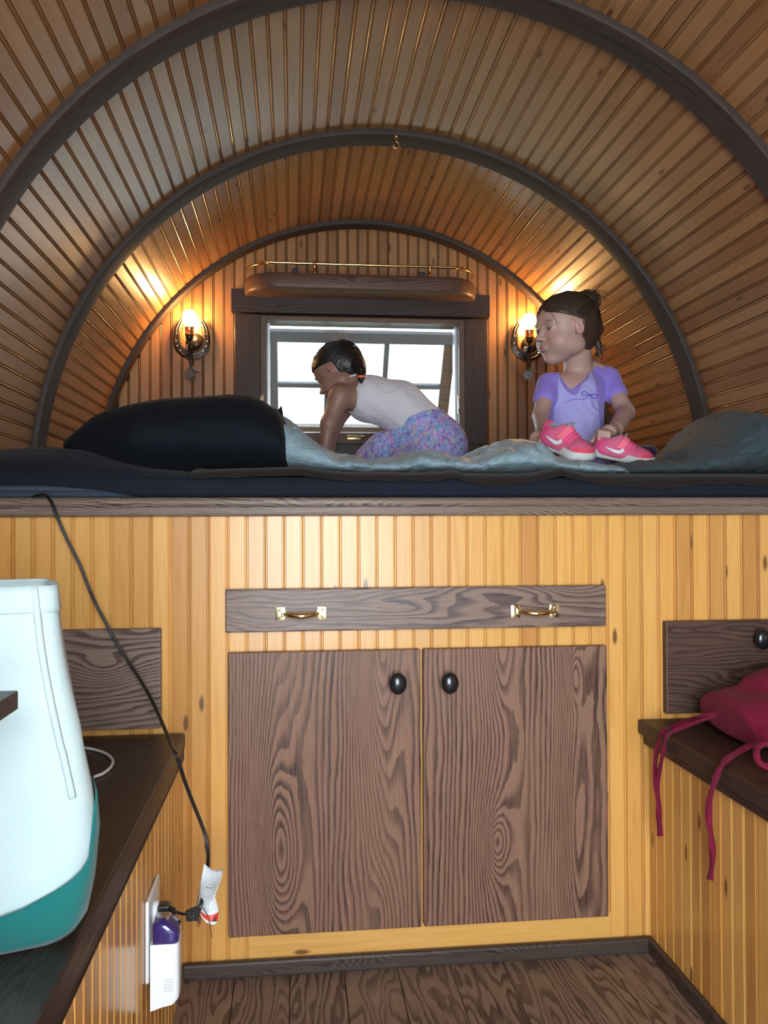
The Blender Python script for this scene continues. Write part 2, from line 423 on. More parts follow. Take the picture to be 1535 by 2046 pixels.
wall_left = link('wall_left', MB().box(-EA-.03, -EA-.0085, YN, YB+.05, 0, ZC).build('tmp', PINE_BACK).data, None); bpy.data.objects.remove(bpy.data.objects['tmp'])
wall_right = link('wall_right', MB().box(EA+.0085, EA+.03, YN, YB+.05, 0, ZC).build('tmp', PINE_BACK).data, None); bpy.data.objects.remove(bpy.data.objects['tmp'])
tag(wall_left, 'left side wall of horizontal beaded pine', kind='structure'); tag(wall_right, 'right side wall of horizontal beaded pine', kind='structure')
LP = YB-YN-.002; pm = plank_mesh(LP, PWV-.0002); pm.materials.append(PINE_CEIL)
gaps = {NPL//2-2: 0, }
for i in range(NPL):
    s = (i+.5)*PWV; x = np.interp(s, VS_, VP_[:, 0]); z = np.interp(s, VS_, VP_[:, 1])
    x1 = np.interp(s+.01, VS_, VP_[:, 0])-np.interp(s-.01, VS_, VP_[:, 0]); z1 = np.interp(s+.01, VS_, VP_[:, 1])-np.interp(s-.01, VS_, VP_[:, 1])
    L = math.hypot(x1, z1); tx, tz = x1/L, z1/L; nx, nz = tz, -tx       # inward normal
    side = wall_left if z < ZC and x < 0 else wall_right if z < ZC else ceiling
    o = link('plank', pm, None, side)
    basis(o, (x, YN+.001, z), (0, 1, 0), (nx, 0, nz))
    if i % 8 == 3:                                                      # shrinkage gap between board groups
        o.scale = (1, .925, 1)

# bows
def bow(y0, wd, name, n, th=.0155, seam=None):
    P = VP_[30:-30:6]; T = np.gradient(P, axis=0); T /= np.hypot(*T.T)[:, None]; Nn = np.stack([T[:, 1], -T[:, 0]], 1)
    b = .004; prof = [(-.002, 0), (th-b, 0), (th-b*.3, b*.35), (th, b), (th, wd-b), (th-b, wd), (-.002, wd)]
    v = []; f = []; m = len(prof)
    for (px, pz), (a, c) in zip(P, Nn):
        for r, yy in prof: v.append((px+a*r, y0+yy, pz+c*r))
    for k in range(len(P)-1):
        for j in range(m): f.append((k*m+j, k*m+(j+1) % m, (k+1)*m+(j+1) % m, (k+1)*m+j))
    f += [tuple(range(m)), tuple(range((len(P)-1)*m, len(P)*m))[::-1]]
    me = meshpy(name, v, f)
    bm = bmesh.new(); bm.from_mesh(me); bmesh.ops.recalc_face_normals(bm, faces=bm.faces); bm.to_mesh(me); bm.free()
    o = link(name, me, OAK_BOWM); me.polygons.foreach_set('use_smooth', [True]*len(me.polygons))
    try: me.set_sharp_from_angle(angle=math.radians(40))
    except Exception: pass
    return tag(o, ('nearest', 'middle', 'farthest')[n-1]+' bent dark oak bow across the vaulted ceiling', kind='structure')
def bowmat():
    m, nt, b = nodes('bent_dark_oak'); n = N(nt); tc = n.new('ShaderNodeTexCoord'); P = tc.outputs['Object']
    sp = n.new('ShaderNodeSeparateXYZ'); n.lk(P, sp.inputs[0])
    a = n.math('ARCTAN2', n.math('SUBTRACT', sp.outputs[2], ZC), sp.outputs[0])
    cb = n.new('ShaderNodeCombineXYZ'); n.lk(n.math('MULTIPLY', a, 3.), cb.inputs[0]); n.lk(n.math('MULTIPLY', sp.outputs[1], 55.), cb.inputs[1])
    r = n.new('ShaderNodeVectorMath', operation='LENGTH'); n.lk(n.vmath('MULTIPLY', n.vmath('SUBTRACT', P, (0, 0, ZC)), (1, 0, 1)), r.inputs[0])
    n.lk(n.math('MULTIPLY', r.outputs['Value'], 40.), cb.inputs[2])
    g = n.noise(cb.outputs[0], 1., 4, .6, 1.5).outputs[0]; g2 = n.noise(n.vmath('MULTIPLY', cb.outputs[0], (4, 9, 9)), 1., 2).outputs[0]
    col = n.ramp(g, [(.3, (.022, .016, .014)), (.5, (.052, .036, .029)), (.7, (.029, .020, .018))])
    col = n.mix(n.math('MULTIPLY', g2, .4), col, (.075, .054, .045))
    n.lk(col, b.inputs['Base Color']); b.inputs['Roughness'].default_value = .55; b.inputs['Specular IOR Level'].default_value = .2
    n.lk(n.bump(g2, .2, .001), b.inputs['Normal']); return m
OAK_BOWM = bowmat()
bow(1.512, .074, 'trim_1', 1); bow(2.156, .072, 'trim_2', 2); bow(2.8175, .0538, 'trim_3', 3)
# brass cup hook screwed in the middle bow
hp = at(792, 276, 2.162)
mb = MB(); mb.ball(hp+Vector((0, 0, .004)), .006, u=12, v=8)
mb.tube(catmull([hp+Vector((0, 0, 0)), hp+Vector((0, 0, -.008)), hp+Vector((.006, 0, -.014)), hp+Vector((.006, 0, -.022)), hp+Vector((-.001, 0, -.027)), hp+Vector((-.007, 0, -.022)), hp+Vector((-.007, 0, -.017))], 5), .0016, 8)
hk = mb.build('cup_hook', BRASS, None, True); tag(hk, 'small brass cup hook screwed into the middle ceiling bow', 'hook')

# floor
floor = MB().box(-.95, .95, YN, 1.62, -.04, -.012).build('floor', PINE_BACK); tag(floor, 'dark oak floor between the benches', kind='structure')
OAK_FLOOR = oak('floor_oak', (.215, .138, .096), (.30, .20, .145), (.055, .032, .024), freq=26, rough=.38, per_object=True, wave=.030, warp=.02)
fw = .1015; fm = MB().box(0, 1.612-YN, -fw/2+.0006, fw/2-.0006, -.012, 0, .0008, seg=1).build('tmp', OAK_FLOOR).data; bpy.data.objects.remove(bpy.data.objects['tmp'])
for i in range(9):
    o = link('floorboard', fm, None, floor); basis(o, (-.406+i*fw, YN, 0), (0, 1, 0), (0, 0, 1))

# ------------------------------------------------------------------ far wall with the window
XW0, XW1 = at(521, 760, YB).x, at(929, 760, YB).x
ZW1, ZW0 = at(725, 636, YB).z, at(725, 886, YB).z
wall_back = empty('wall_back', (0, YB, .9)); tag(wall_back, 'far end wall of vertical beaded pine', kind='structure')
mb = MB(); mb.box(-1.0, XW0, .012, .06, 0-.9, 2.0-.9).box(XW1, 1.0, .012, .06, -.9, 1.1).box(XW0, XW1, .012, .06, ZW1-.9, 1.1).box(XW0, XW1, .012, .06, -.9, ZW0-.9)
mb.build('backing', PINE_BACK, wall_back)
npl = 51; pwb = 2*EA/npl
for i in range(npl):
    x = -EA+(i+.5)*pwb; zt = ZC+EB*math.sqrt(max(0, 1-(min(abs(x)+pwb/2, EA-.0001)/EA)**2))+.02
    if abs(x) > EA-.02: zt = 1.15
    z0 = .86
    segs = [(z0, zt)] if not (XW0-.01 < x < XW1+.01) else [(z0, ZW0-.005), (ZW1+.02, zt)]
    for z0, zt in segs:
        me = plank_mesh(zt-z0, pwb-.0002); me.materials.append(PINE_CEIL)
        o = link('plank', me, None, wall_back); basis(o, (x, 0.008, z0-.9), (0, 0, 1), (0, -1, 0))

OAK_CASE = oak('window_casing_oak', (.050, .032, .028), (.075, .050, .043), (.018, .012, .012), freq=60, per_object=True, rough=.5)
OAK_SHELF = oak('shelf_oak', (.12, .065, .045), (.17, .095, .065), (.05, .026, .020), freq=60, rough=.4, bumps=[(.0, .02, .3, .03, 2)])
JAMB = oak('window_jamb_oak', (.16, .10, .07), (.21, .14, .10), (.07, .04, .03), freq=70, per_object=True)
SASH = simple('sash_wood_grey', (.16, .15, .15), .6); SASHB = oak('sash_brown', (.20, .13, .085), (.27, .18, .12), (.10, .06, .04), freq=70, per_object=True)
ALU = simple('window_track', (.55, .60, .66), .35, .4)
def hboard(name, x0, x1, y0, y1, z0, z1, mat, parent, bev=.002, off=(0, 0, 0)):
    """board with horizontal grain: local X along the board"""
    o = MB().box(0, x1-x0, 0, y1-y0, 0, z1-z0, bev).build(name, mat, parent); o.location = (x0-off[0], y0-off[1], z0-off[2]); return o
def vboard(name, x0, x1, y0, y1, z0, z1, mat, parent, bev=.002, off=(0, 0, 0)):
    """board with vertical grain: local X up, local Y towards the camera, local Z across"""
    o = MB().box(0, z1-z0, 0, y1-y0, 0, x1-x0, bev).build(name, mat, parent)
    basis(o, (x0-off[0], y1-off[1], z0-off[2]), (0, 0, 1), (1, 0, 0)); return o
WO = ((XW0+XW1)/2, YB, ZW0)
win = empty('window_1', WO); tag(win, 'window over the bed with dark casing and tilted-out sash', kind='structure')
a = at(462, 578, 2.845); bq = at(979, 634, 2.845)
hboard('header_board', a.x, bq.x, 2.842, YB+.008, bq.z, at(720, 583, 2.845).z, OAK_CASE, win, off=WO)
zc_ = at(720, 632, 2.85).z
for q0, q1 in ((470, 521), (929, 973)):
    vboard('side_casing', at(q0, 700, 2.855).x, at(q1, 700, 2.855).x, 2.853, YB+.008, ZW0-.002, zc_, OAK_CASE, win, off=WO)
hboard('bottom_casing', at(468, 900, 2.85).x, at(977, 900, 2.85).x, 2.850, YB+.008, ZW0-.085, ZW0-.003, OAK_CASE, win, off=WO)
# jambs and stops lining the opening
jw = .022
vboard('jamb', XW0, XW0+jw, 2.862, 2.945, ZW0, ZW1, JAMB, win, off=WO); vboard('jamb', XW1-jw, XW1, 2.862, 2.945, ZW0, ZW1, JAMB, win, off=WO)
hboard('head_jamb', XW0+jw, XW1-jw, 2.862, 2.945, ZW1-.016, ZW1, JAMB, win, off=WO); hboard('sill', XW0+jw, XW1-jw, 2.856, 2.945, ZW0-.002, ZW0+.034, JAMB, win, off=WO)
for x in (XW0+jw, XW1-jw-.008): vboard('track', x, x+.008, 2.90, 2.94, ZW0+.034, ZW1-.016, ALU, win, .001, off=WO)
hboard('track', XW0+jw+.008, XW1-jw-.008, 2.90, 2.94, ZW0+.034, ZW0+.042, ALU, win, .001, off=WO)
for px, py0, py1 in ((917, 788, 828), (524, 788, 830)):
    p0 = at(px, py0, 2.858); p1 = at(px, py1, 2.858)
    mb = MB(); mb.box(p0.x-.005-WO[0], p0.x+.005-WO[0], 2.856-WO[1], 2.864-WO[1], p1.z-WO[2], p0.z-WO[2], .002)
    mb.tube(catmull([(p0.x-WO[0], 2.856-WO[1], p0.z-.008-WO[2]), (p0.x-WO[0]-.003, 2.842-WO[1], p0.z-.016-WO[2]), (p0.x-WO[0]-.003, 2.840-WO[1], p1.z+.02-WO[2]), (p0.x-WO[0], 2.846-WO[1], p1.z+.006-WO[2])], 5), .0035, 8)
    mb.build('latch', simple('brushed_latch', (.45, .42, .38), .3, .8), win, True)
p0 = at(693, 872, 2.855); p1 = at(722, 876, 2.855)
mb = MB(); mb.box(p0.x-WO[0], p1.x-WO[0], 2.846-WO[1], 2.857-WO[1], p1.z-.006-WO[2], p0.z+.001-WO[2], .002)
mb.tube([(p0.x-WO[0], 2.842-WO[1], p0.z-WO[2]), (p1.x+.01-WO[0], 2.838-WO[1], p1.z+.004-WO[2])], .003, 8)
mb.build('sash_crank', simple('aged_brass_crank', (.5, .38, .2), .35, .9), win, True)
# outward tilted awning sash
TOPY, BOTY = 2.985, 3.22
s0 = at(537, 662, TOPY); s1 = at(913, 662, TOPY); sb = at(720, 872, BOTY)
SW = s1.x-s0.x; SL = math.hypot(BOTY-TOPY, s0.z-sb.z)
sash = empty('sash', (s0.x-WO[0], TOPY-WO[1], s0.z-WO[2]), win); sash.rotation_euler = (math.atan2(BOTY-TOPY, s0.z-sb.z), 0, 0)
def sb_(name, x0, x1, z0, z1, mat, d=.03, bev=.002): return MB().box(x0, x1, 0, d, z0, z1, bev).build(name, mat, sash)
sb_('top_rail', 0, SW, -.040, 0, SASH); sb_('bottom_rail', 0, SW, -SL, -SL+.038, SASHB)
sb_('stile', 0, .03, -SL+.0385, -.0405, SASH); sb_('stile', SW-.042, SW, -SL+.0385, -.0405, SASHB)
mxs = [at(655, 730, 3.04).x-s0.x, at(772, 730, 3.04).x-s0.x]; zm = -(SL*.50)
for x in mxs: sb_('mullion', x-.009, x+.009, -SL+.0385, -.0405, SASH, .022)
xs = [.0305]+[q for x in mxs for q in (x-.0095, x+.0095)]+[SW-.0425]
for k in range(3): sb_('muntin', xs[2*k], xs[2*k+1], zm-.008, zm+.008, SASH, .022)
GL, nt, b_ = nodes('window_glass'); n_ = N(nt)
tr = n_.new('ShaderNodeBsdfTransparent'); gs = n_.new('ShaderNodeBsdfGlossy'); gs.inputs['Roughness'].default_value = .02
tr.inputs['Color'].default_value = (.93, .97, .98, 1)
ms = n_.new('ShaderNodeMixShader'); ms.inputs[0].default_value = .06; n_.lk(tr.outputs[0], ms.inputs[1]); n_.lk(gs.outputs[0], ms.inputs[2]); n_.lk(ms.outputs[0], nt.nodes['Material Output'].inputs[0])
for k in range(3):
    for z0, z1 in ((-SL+.039, zm-.0085), (zm+.0085, -.041)): MB().box(xs[2*k]+.0005, xs[2*k+1]-.0005, .012, .016, z0, z1).build('pane', GL, sash)
# plate shelf with a brass gallery rail above the header
sy0 = 2.742; zt = at(720, 547, sy0).z; zb_ = at(720, 581, sy0).z; sx0 = at(484, 560, sy0).x; sx1 = at(964, 560, sy0).x
shelf = empty('wall_shelf', ((sx0+sx1)/2, YB, zb_)); tag(shelf, 'dark oak shelf with rounded ends and a thin brass rail above the window', 'shelf')
hw = (sx1-sx0)/2; dp = YB-sy0; R = .11; RY = dp-.012
def rr(grow=0.):
    o = [(-hw-grow, -.0005)]
    for t in np.linspace(PI, PI*1.5, 9): o.append((-hw+R+(R+grow)*math.cos(t), -dp+RY+(RY+grow)*math.sin(t)))
    for t in np.linspace(PI*1.5, PI*2, 9): o.append((hw-R+(R+grow)*math.cos(t), -dp+RY+(RY+grow)*math.sin(t)))
    o.append((hw+grow, -.0005)); return o
H = zt-zb_; lay = [(-.010, 0.), (-.003, .004), (0, .012), (0, H-.014), (-.002, H-.006), (-.008, H)]
v = []; f = []
for g, z in lay: v += [(x, y, z) for x, y in rr(g)]
m_ = len(rr())
for k in range(len(lay)-1):
    for j in range(m_): f.append((k*m_+j, k*m_+(j+1) % m_, (k+1)*m_+(j+1) % m_, (k+1)*m_+j))
f += [tuple(range(m_))[::-1], tuple(range((len(lay)-1)*m_, len(lay)*m_))]
sbm = link('shelf_board', meshpy('shelf_board', v, f), OAK_SHELF, shelf, True); sbm.data.set_sharp_from_angle(angle=math.radians(45))
rz = at(720, 528, sy0).z-zb_
rail = [(-hw+.008, -.004, rz)]+[(x, y, rz) for x, y in rr(-.008)[1:-1]]+[(hw-.008, -.004, rz)]
MB().tube(catmull(rail, 3), .0042, 10).build('gallery_rail', BRASS, shelf, True)
for px in (629, 860):
    x = at(px, 530, sy0).x-(sx0+sx1)/2
    mb = MB(); mb.ball((x, -dp+.008, rz), .0075, u=14, v=10); mb.lathe([(.007, H), (.0065, H+.003), (.0035, H+.007), (.0035, rz-.006), (.005, rz-.004)], Matrix.Translation((x, -dp+.008, 0)), 12)
    mb.build('rail_post', BRASS, shelf, True)
for px in (590, 843):
    x = at(px, 530, sy0+.03).x-(sx0+sx1)/2
    mb = MB().box(x-.011, x+.011, -dp+.02, -dp+.035, H, H+.016, .002); mb.box(x-.007, x+.007, -dp+.022, -dp+.033, H+.012, H+.020, .002)
    mb.build('clip', simple('black_clip', (.015, .015, .018), .5), shelf)

# ------------------------------------------------------------------ cabinet under the bed
D0 = 1.606
cab = empty('bed_cabinet', (0, D0, 0)); tag(cab, 'honey pine bed cabinet with dark oak doors, drawer and ledge filling the view', 'cabinet')
CO = (0, D0, 0)
nf = int(round(2*EA/.0353)); pf = .0353
xg = at(30, 1100, D0).x
k0 = math.floor((-EA-xg)/pf)
Zled0, Zled1 = .8600, .8955
xr0 = at(486, 1880, D0).x; xr1 = at(1206, 1880, D0).x
xr0 = xg+round((xr0-xg)/pf)*pf; xr1 = xg+round((xr1-xg)/pf)*pf
k = k0
while True:
    x0 = xg+k*pf; k += 1
    if x0 > EA-.01: break
    a0 = max(x0, -EA+.004); a1 = min(x0+pf, EA-.004)
    if a1-a0 < .012: continue
    z0 = .078 if (a0+a1)/2 > xr0 and (a0+a1)/2 < xr1 else .0
    me = plank_mesh(Zled0-z0, a1-a0-.0002); me.materials.append(PINE)
    o = link('plank', me, None, cab); basis(o, ((a0+a1)/2, 0, z0), (0, 0, 1), (0, -1, 0))
    # groove falls on the left edge of every board
me = plank_mesh(xr1-xr0, .0775); me.materials.append(PINE)
o = link('bottom_rail', me, None, cab); basis(o, (xr0, 0, .0387), (1, 0, 0), (0, -1, 0))
MB().box(-EA+.002, EA-.002, .0085, .025, 0, Zled0-.002).build('carcass', PINE_BACK, cab)
OAK_LEDGE = oak('ledge_oak', (.20, .145, .112), (.30, .225, .18), (.06, .038, .030), freq=130, rough=.38, wave=.012)
# ledge with a stepped, rounded nose
prof = [(.03, 0), (-.012, 0), (-.017, .002), (-.018, .006), (-.018, .016), (-.0165, .018), (-.0185, .0195), (-.020, .023), (-.020, .029), (-.017, .0335), (-.010, .0355), (.03, .0355)]
L = 2*EA-.006
v = [(0, y, z) for y, z in prof]+[(L, y, z) for y, z in prof]; n = len(prof)
f = [(k, (k+1) % n, n+(k+1) % n, n+k) for k in range(n)]+[tuple(range(n))[::-1], tuple(range(n, 2*n))]
o = link('ledge', meshpy('ledge', v, f), OAK_LEDGE, cab); o.location = (-EA+.003, 0, Zled0)
MB().box(-EA+.003, EA-.003, .0305, YB-D0-.012, .018, .0350).build('platform', PINE_BACK, cab).location = (0, 0, Zled0)

doorL = oak('oak_door_figured_left', (.235, .125, .082), (.30, .170, .115), (.050, .024, .019), freq=44, seed=3.1, rough=.42, coat=.10, wave=.006,
            bumps=[(.14, .095, .13, .034, 6.5), (.27, .085, .26, .050, 6.5), (.60, .285, .34, .040, 11.5), (.02, .285, .10, .03, -3)])
doorR = oak('oak_door_figured_right', (.235, .125, .082), (.30, .170, .115), (.050, .024, .019), freq=44, seed=8.4, rough=.42, coat=.10, wave=.006,
            bumps=[(.155, .140, .050, .022, 4.5), (.17, .140, .15, .042, 4.6), (.54, .150, .15, .028, 6.4), (.47, .296, .05, .015, 3.2), (.22, .300, .34, .032, 6.0)])
FY = 1.588
def door(x0, x1, z0, z1, mat):
    d = vboard('door', x0, x1, FY, D0-.0005, z0, z1, mat, cab, .003, off=CO)
    d['label'] = 'dark oak cabinet door with black oval knob'
    return d
DLx0, DLx1, DRx0, DRx1 = -.3674, -.0038, .0010, .3653
dl = door(DLx0, DLx1, .0765, .6045, doorL); dr = door(DRx0, DRx1, .0765, .6045, doorR)
def knob(parent, p):
    """oval black knob; p world point on the front face"""
    mb = MB(); L = parent.matrix_basis.inverted() @ Matrix.Translation(Vector(CO)*-1)
    M = L @ Matrix.Translation(p) @ Matrix.Rotation(PI/2, 4, 'X') @ Matrix.Diagonal((.88, 1.06, 1, 1))
    mb.lathe([(.0085, -.001), (.0085, .002), (.0060, .006), (.0058, .012), (.0100, .0155), (.0170, .0185), (.0192, .0225), (.0180, .0265), (.0130, .0300), (.0060, .0318), (.0008, .0322)], M, 28)
    return mb.build('knob', BLACKMETAL, parent, True)
kl = at(795, 1366, FY-.02); kr = at(899, 1365, FY-.02)
knob(dl, (kl.x, FY, kl.z)); knob(dr, (kr.x, FY, kr.z))
drw_m = oak('oak_drawer_figured', (.22, .145, .112), (.29, .20, .16), (.060, .040, .040), freq=34, seed=5.7, rough=.36, coat=.2, wave=.02, warp=.012,
            bumps=[(.08, .02, .07, .025, 2.), (.30, .03, .16, .045, 3.2), (.52, .075, .10, .03, -2.2), (.66, .08, .06, .02, 2.)])
DW = (-.3715, .3640, .6425, .7228)
dw = hboard('drawer', DW[0], DW[1], FY, D0-.0005, DW[2], DW[3], drw_m, cab, .003, off=CO); dw['label'] = 'long shallow oak drawer front with two brass pulls'
def pull(c):
    mb = MB(); o = Vector((DW[0], FY, DW[2])); c = Vector((c.x, FY, c.z))-o
    for s in (-1, 1):
        mb.box(c.x+s*.0385-.009, c.x+s*.0385+.009, -.0018, -.0002, c.z-.0125, c.z+.0125, .0008)
        mb.box(c.x+s*.033-.005, c.x+s*.033+.005, -.0035, -.0015, c.z-.006, c.z+.006, .001)
        for t in (-1, 1): mb.ball((c.x+s*.040, -.0018, c.z+t*.0070), (.0028, .0014, .0028), u=10, v=6)
    pts = catmull([(c.x-.031, -.003, c.z), (c.x-.029, -.010, c.z), (c.x-.018, -.020, c.z-.001), (c.x, -.0235, c.z-.002), (c.x+.018, -.020, c.z-.001), (c.x+.029, -.010, c.z), (c.x+.031, -.003, c.z)], 5)
    rs = [.0034+.0026*max(0, 1-abs(2*i/(len(pts)-1)-1)*1.3) for i in range(len(pts))]
    mb.tube(pts, rs, 10)
    return mb.build('handle', BRASSL, dw, True, auto=50)
BRASSL = simple('lacquered_brass', (.86, .74, .42), .16, 1)
pull(at(602, 1226, FY)); pull(at(1069, 1221, FY))
panL = oak('oak_panel_figured_left', (.22, .155, .12), (.29, .21, .165), (.055, .034, .028), freq=40, seed=2.2, wave=.012, warp=.01, bumps=[(.255, .105, .045, .028, 2.4), (.25, .11, .14, .05, 2.4)])
panR = oak('oak_panel_figured_right', (.085, .047, .035), (.12, .070, .052), (.032, .018, .015), freq=44, seed=6.2, wave=.018, warp=.012, bumps=[(.2, .07, .15, .05, 1.6)])
pL1 = at(321, 1256, FY); pLb = at(321, 1456, FY)
p_l = hboard('cupboard_panel', pL1.x-.36, pL1.x, FY, D0-.0005, pLb.z, pL1.z, panL, cab, .003, off=CO); p_l['label'] = 'square oak cupboard panel above the left bench'
pR0 = at(1331, 1242, FY); pRb = at(1331, 1427, FY)
p_r = hboard('cupboard_panel', pR0.x, pR0.x+.36, FY, D0-.0005, pRb.z, pR0.z, panR, cab, .003, off=CO); p_r['label'] = 'dark oak cupboard panel with black knob above the right bench'
kk = at(1524, 1277, FY-.02); knob(p_r, (kk.x, FY, kk.z))

# base trim
OAK_TRIM = oak('base_trim_oak', (.062, .043, .034), (.095, .068, .055), (.028, .018, .015), freq=120, wave=.02)
XL, XR = -.4515, .4565
o = hboard('baseboard_front', XL, XR, 1.588, D0-.0035, 0.0, .030, OAK_TRIM, None, .005); tag(o, 'dark base trim at the foot of the cabinet', kind='structure')
o = MB().box(0, 1.588-YN, -.012, 0, 0, .030, .004).build('baseboard_right', OAK_TRIM); basis(o, (XR-.012, YN, 0), (0, 1, 0), (0, 0, 1)); tag(o, 'dark base trim along the right bench', kind='structure')
for px, py in ((1210, 1888), (1259, 1880)):
    pass

# ------------------------------------------------------------------ benches
OAK_TOP = oak('bench_top_dark_oak', (.040, .026, .021), (.060, .040, .032), (.020, .013, .011), freq=90, rough=.42, coat=.25, wave=.03)
OAK_TOPR = oak('bench_top_red_oak', (.050, .026, .022), (.070, .038, .031), (.024, .012, .011), freq=90, rough=.45, coat=.15, wave=.03, seed=4.)
def bench(s, label, mat):
    e = empty('bench', (s*.67, .55, 0)); tag(e, label, 'bench', 'built-in benches'); O = (s*.67, .55, 0)
    xi = XL if s < 0 else XR
    nb = int((D0-YN)/.0353); pmb = plank_mesh(.4275-.0, .0353-.0002); pmb.materials.append(PINE)
    for i in range(nb):
        y = D0-.004-(i+.5)*.0353
        o = link('plank', pmb, None, e)
        basis(o, (xi-O[0], y-O[1], 0), (0, 0, 1), (-s, 0, 0))
    a, b_ = sorted((xi+s*.0085, s*(EA-.012))); MB().box(a-O[0], b_-O[0], YN-O[1], D0-.01-O[1], 0, .4265).build('bench_box', PINE_BACK, e)
    t = .456; ni = s*.4465 if s < 0 else .432
    L = D0-.004-YN
    def strip(name, x0, x1, z0, z1, bev):
        x0, x1 = sorted((x0, x1))
        o = MB().box(0, L, -(x1-x0), 0, 0, z1-z0, bev).build(name, mat, e); basis(o, (x0-O[0], YN-O[1], z0-O[2]), (0, 1, 0), (0, 0, 1)); return o
    strip('seat_board', ni, s*(EA-.012), .428, t, .004)
    ap = s*.4505 if s < 0 else .444
    strip('apron', ap, xi-s*.0005, .407, .4275, .002)
    return e
bench(-1, 'left built-in bench, dark top, carrying the white tote bag', OAK_TOP)
bench(1, 'right built-in bench, dark top, carrying the maroon cushion', OAK_TOPR)

# ------------------------------------------------------------------ outdoors seen through the window
GRASS, nt, b_ = nodes('sunlit_grass'); n_ = N(nt); tc = n_.new('ShaderNodeTexCoord')
n_.lk(n_.ramp(n_.noise(tc.outputs['Object'], 3, 4).outputs[0], [(.3, (.10, .22, .05)), (.7, (.22, .36, .10))]), b_.inputs['Base Color'])
g = MB().box(-30, 30, 3.5, 60, -1.05, -1.0).build('ground', GRASS); tag(g, 'sunlit grass outside the window', kind='structure')
LEAF = simple('bush_leaf', (.10, .30, .06), .6)
def bush(c, r, seed):
    rn = random.Random(seed); v = []; f = []
    for i in range(1400):
        d = Vector((rn.gauss(0, 1), rn.gauss(0, 1), rn.gauss(0, 1))).normalized()*(r*(.6+.4*rn.random())); d.z *= 1.1
        p = Vector(c)+d; a = Vector((rn.gauss(0, 1), rn.gauss(0, 1), rn.gauss(0, 1))).normalized(); q = a.cross(d).normalized()
        k = len(v); s = .035*r*2
        v += [tuple(p), tuple(p+a*s+q*s*.4), tuple(p+a*s*2), tuple(p+a*s-q*s*.4)]; f.append((k, k+1, k+2, k+3))
    return meshpy('shrub', v, f)
for i, (c, r, lb) in enumerate([((2.35, 7.5, .35), .8, 'green shrub outside the right edge of the window'), ((1.5, 9., -.2), .7, 'low green shrub outside behind the lower window panes')]):
    e = empty('shrub', (c[0], c[1], -1.0)); tag(e, lb, 'shrub')
    me = bush((0, 0, c[2]+1.0), r, i); link('foliage', me, LEAF, e)
    MB().cyl((0, 0, 0), (0, 0, c[2]+1.0), .06, .03, 8).build('stem', simple('shrub_stem', (.12, .08, .05), .8), e)
# rear end of the wagon behind the photographer, with its open doorway
mb = MB(); mb.box(-1.0, -.46, YN-.04, YN, 0, 2.0).box(.46, 1.0, YN-.04, YN, 0, 2.0).box(-.46, .46, YN-.04, YN, 1.70, 2.0)
o = mb.build('wall_rear', PINE_CEIL); tag(o, 'rear wall around the open door behind the photographer', kind='structure')
# ------------------------------------------------------------------ generic soft forms
def grid_mesh(name, rows, closed=True, capends=True):
    n = len(rows[0]); v = [tuple(p) for r in rows for p in r]; f = []
    for i in range(len(rows)-1):
        for j in range(n if closed else n-1): f.append((i*n+j, i*n+(j+1) % n, (i+1)*n+(j+1) % n, (i+1)*n+j))
    if capends and closed: f += [tuple(range(n))[::-1], tuple(range((len(rows)-1)*n, len(rows)*n))]
    me = bpy.data.meshes.new(name); me.from_pydata(v, [], f); me.update()
    bm = bmesh.new(); bm.from_mesh(me); bmesh.ops.recalc_face_normals(bm, faces=bm.faces); bm.to_mesh(me); bm.free()
    me.polygons.foreach_set('use_smooth', [True]*len(me.polygons)); return me
def nz(p, s, seed=0): return mnoise.noise(Vector((p[0]*s+seed, p[1]*s+seed*2.3, p[2]*s-seed)))
def ridge(p, sx, sy, sz, seed=0): return 1-2*abs(mnoise.noise(Vector((p[0]*sx+seed, p[1]*sy+seed*.3, p[2]*sz))))
def super_loft(name, xs, ztf, zbf, yc, hyf, e=2.3, n=56, disp=None, pinch=.02):
    rows = []; x0, x1 = xs[0], xs[-1]
    for x in xs:
        zt, zb, hy = ztf(x), zbf(x), hyf(x); yy = yc(x) if callable(yc) else yc; r = []
        for k in range(n):
            t = 2*PI*k/n; c, s = math.cos(t), math.sin(t)
            a = math.copysign(abs(c)**(2/e), c); b = math.copysign(abs(s)**(2/e), s)
            zm = zb+(zt-zb)*.42
            z = zm+(b*(zt-zm) if b > 0 else b*(zm-zb)); p = Vector((x, yy+a*hy, z))
            if disp: p += Vector((0, a, max(b, -.2)))*disp(p, b)
            r.append(p)
        rows.append(r)
    return grid_mesh(name, rows)

# ------------------------------------------------------------------ bed
ZM = at(700, 957, 1.66).z                      # top of the made-up mattress
BLUEGREY = cloth('mattress_blue_grey', (.085, .125, .19), sheen=.1)
SHEET = cloth('charcoal_jersey_sheet', (.011, .015, .027), (.007, .010, .018), sheen=.04, wr=.10, wrs=9)
mt = MB().box(-.875, .875, 1.632, YB-.02, .8960, ZM-.006, .02).build('mattress', BLUEGREY, None, True); tag(mt, 'blue grey mattress edge showing under the dark sheet at far left', 'mattress')
def hump(x, y):    # the sheet is pushed up at the left end and sags around the pillow
    px = 586+ (x+.245)*1676/1.8
    h = interp(px, [(-80, .055), (0, .058), (40, .066), (120, .072), (220, .060), (330, .03), (480, .006), (600, 0)])
    return h*max(0, min(1, (y-1.63)/.16))**.6*(1 if y < 2.1 else max(0, 1-(y-2.1)/.4))
hem = [(-.95, .925), (at(0, 963, 1.63).x, at(0, 963, 1.63).z), (at(100, 968, 1.63).x, at(100, 968, 1.63).z), (at(200, 979, 1.63).x, at(200, 979, 1.63).z), (at(290, 991, 1.63).x, .897), (1, .897)]
rows = []
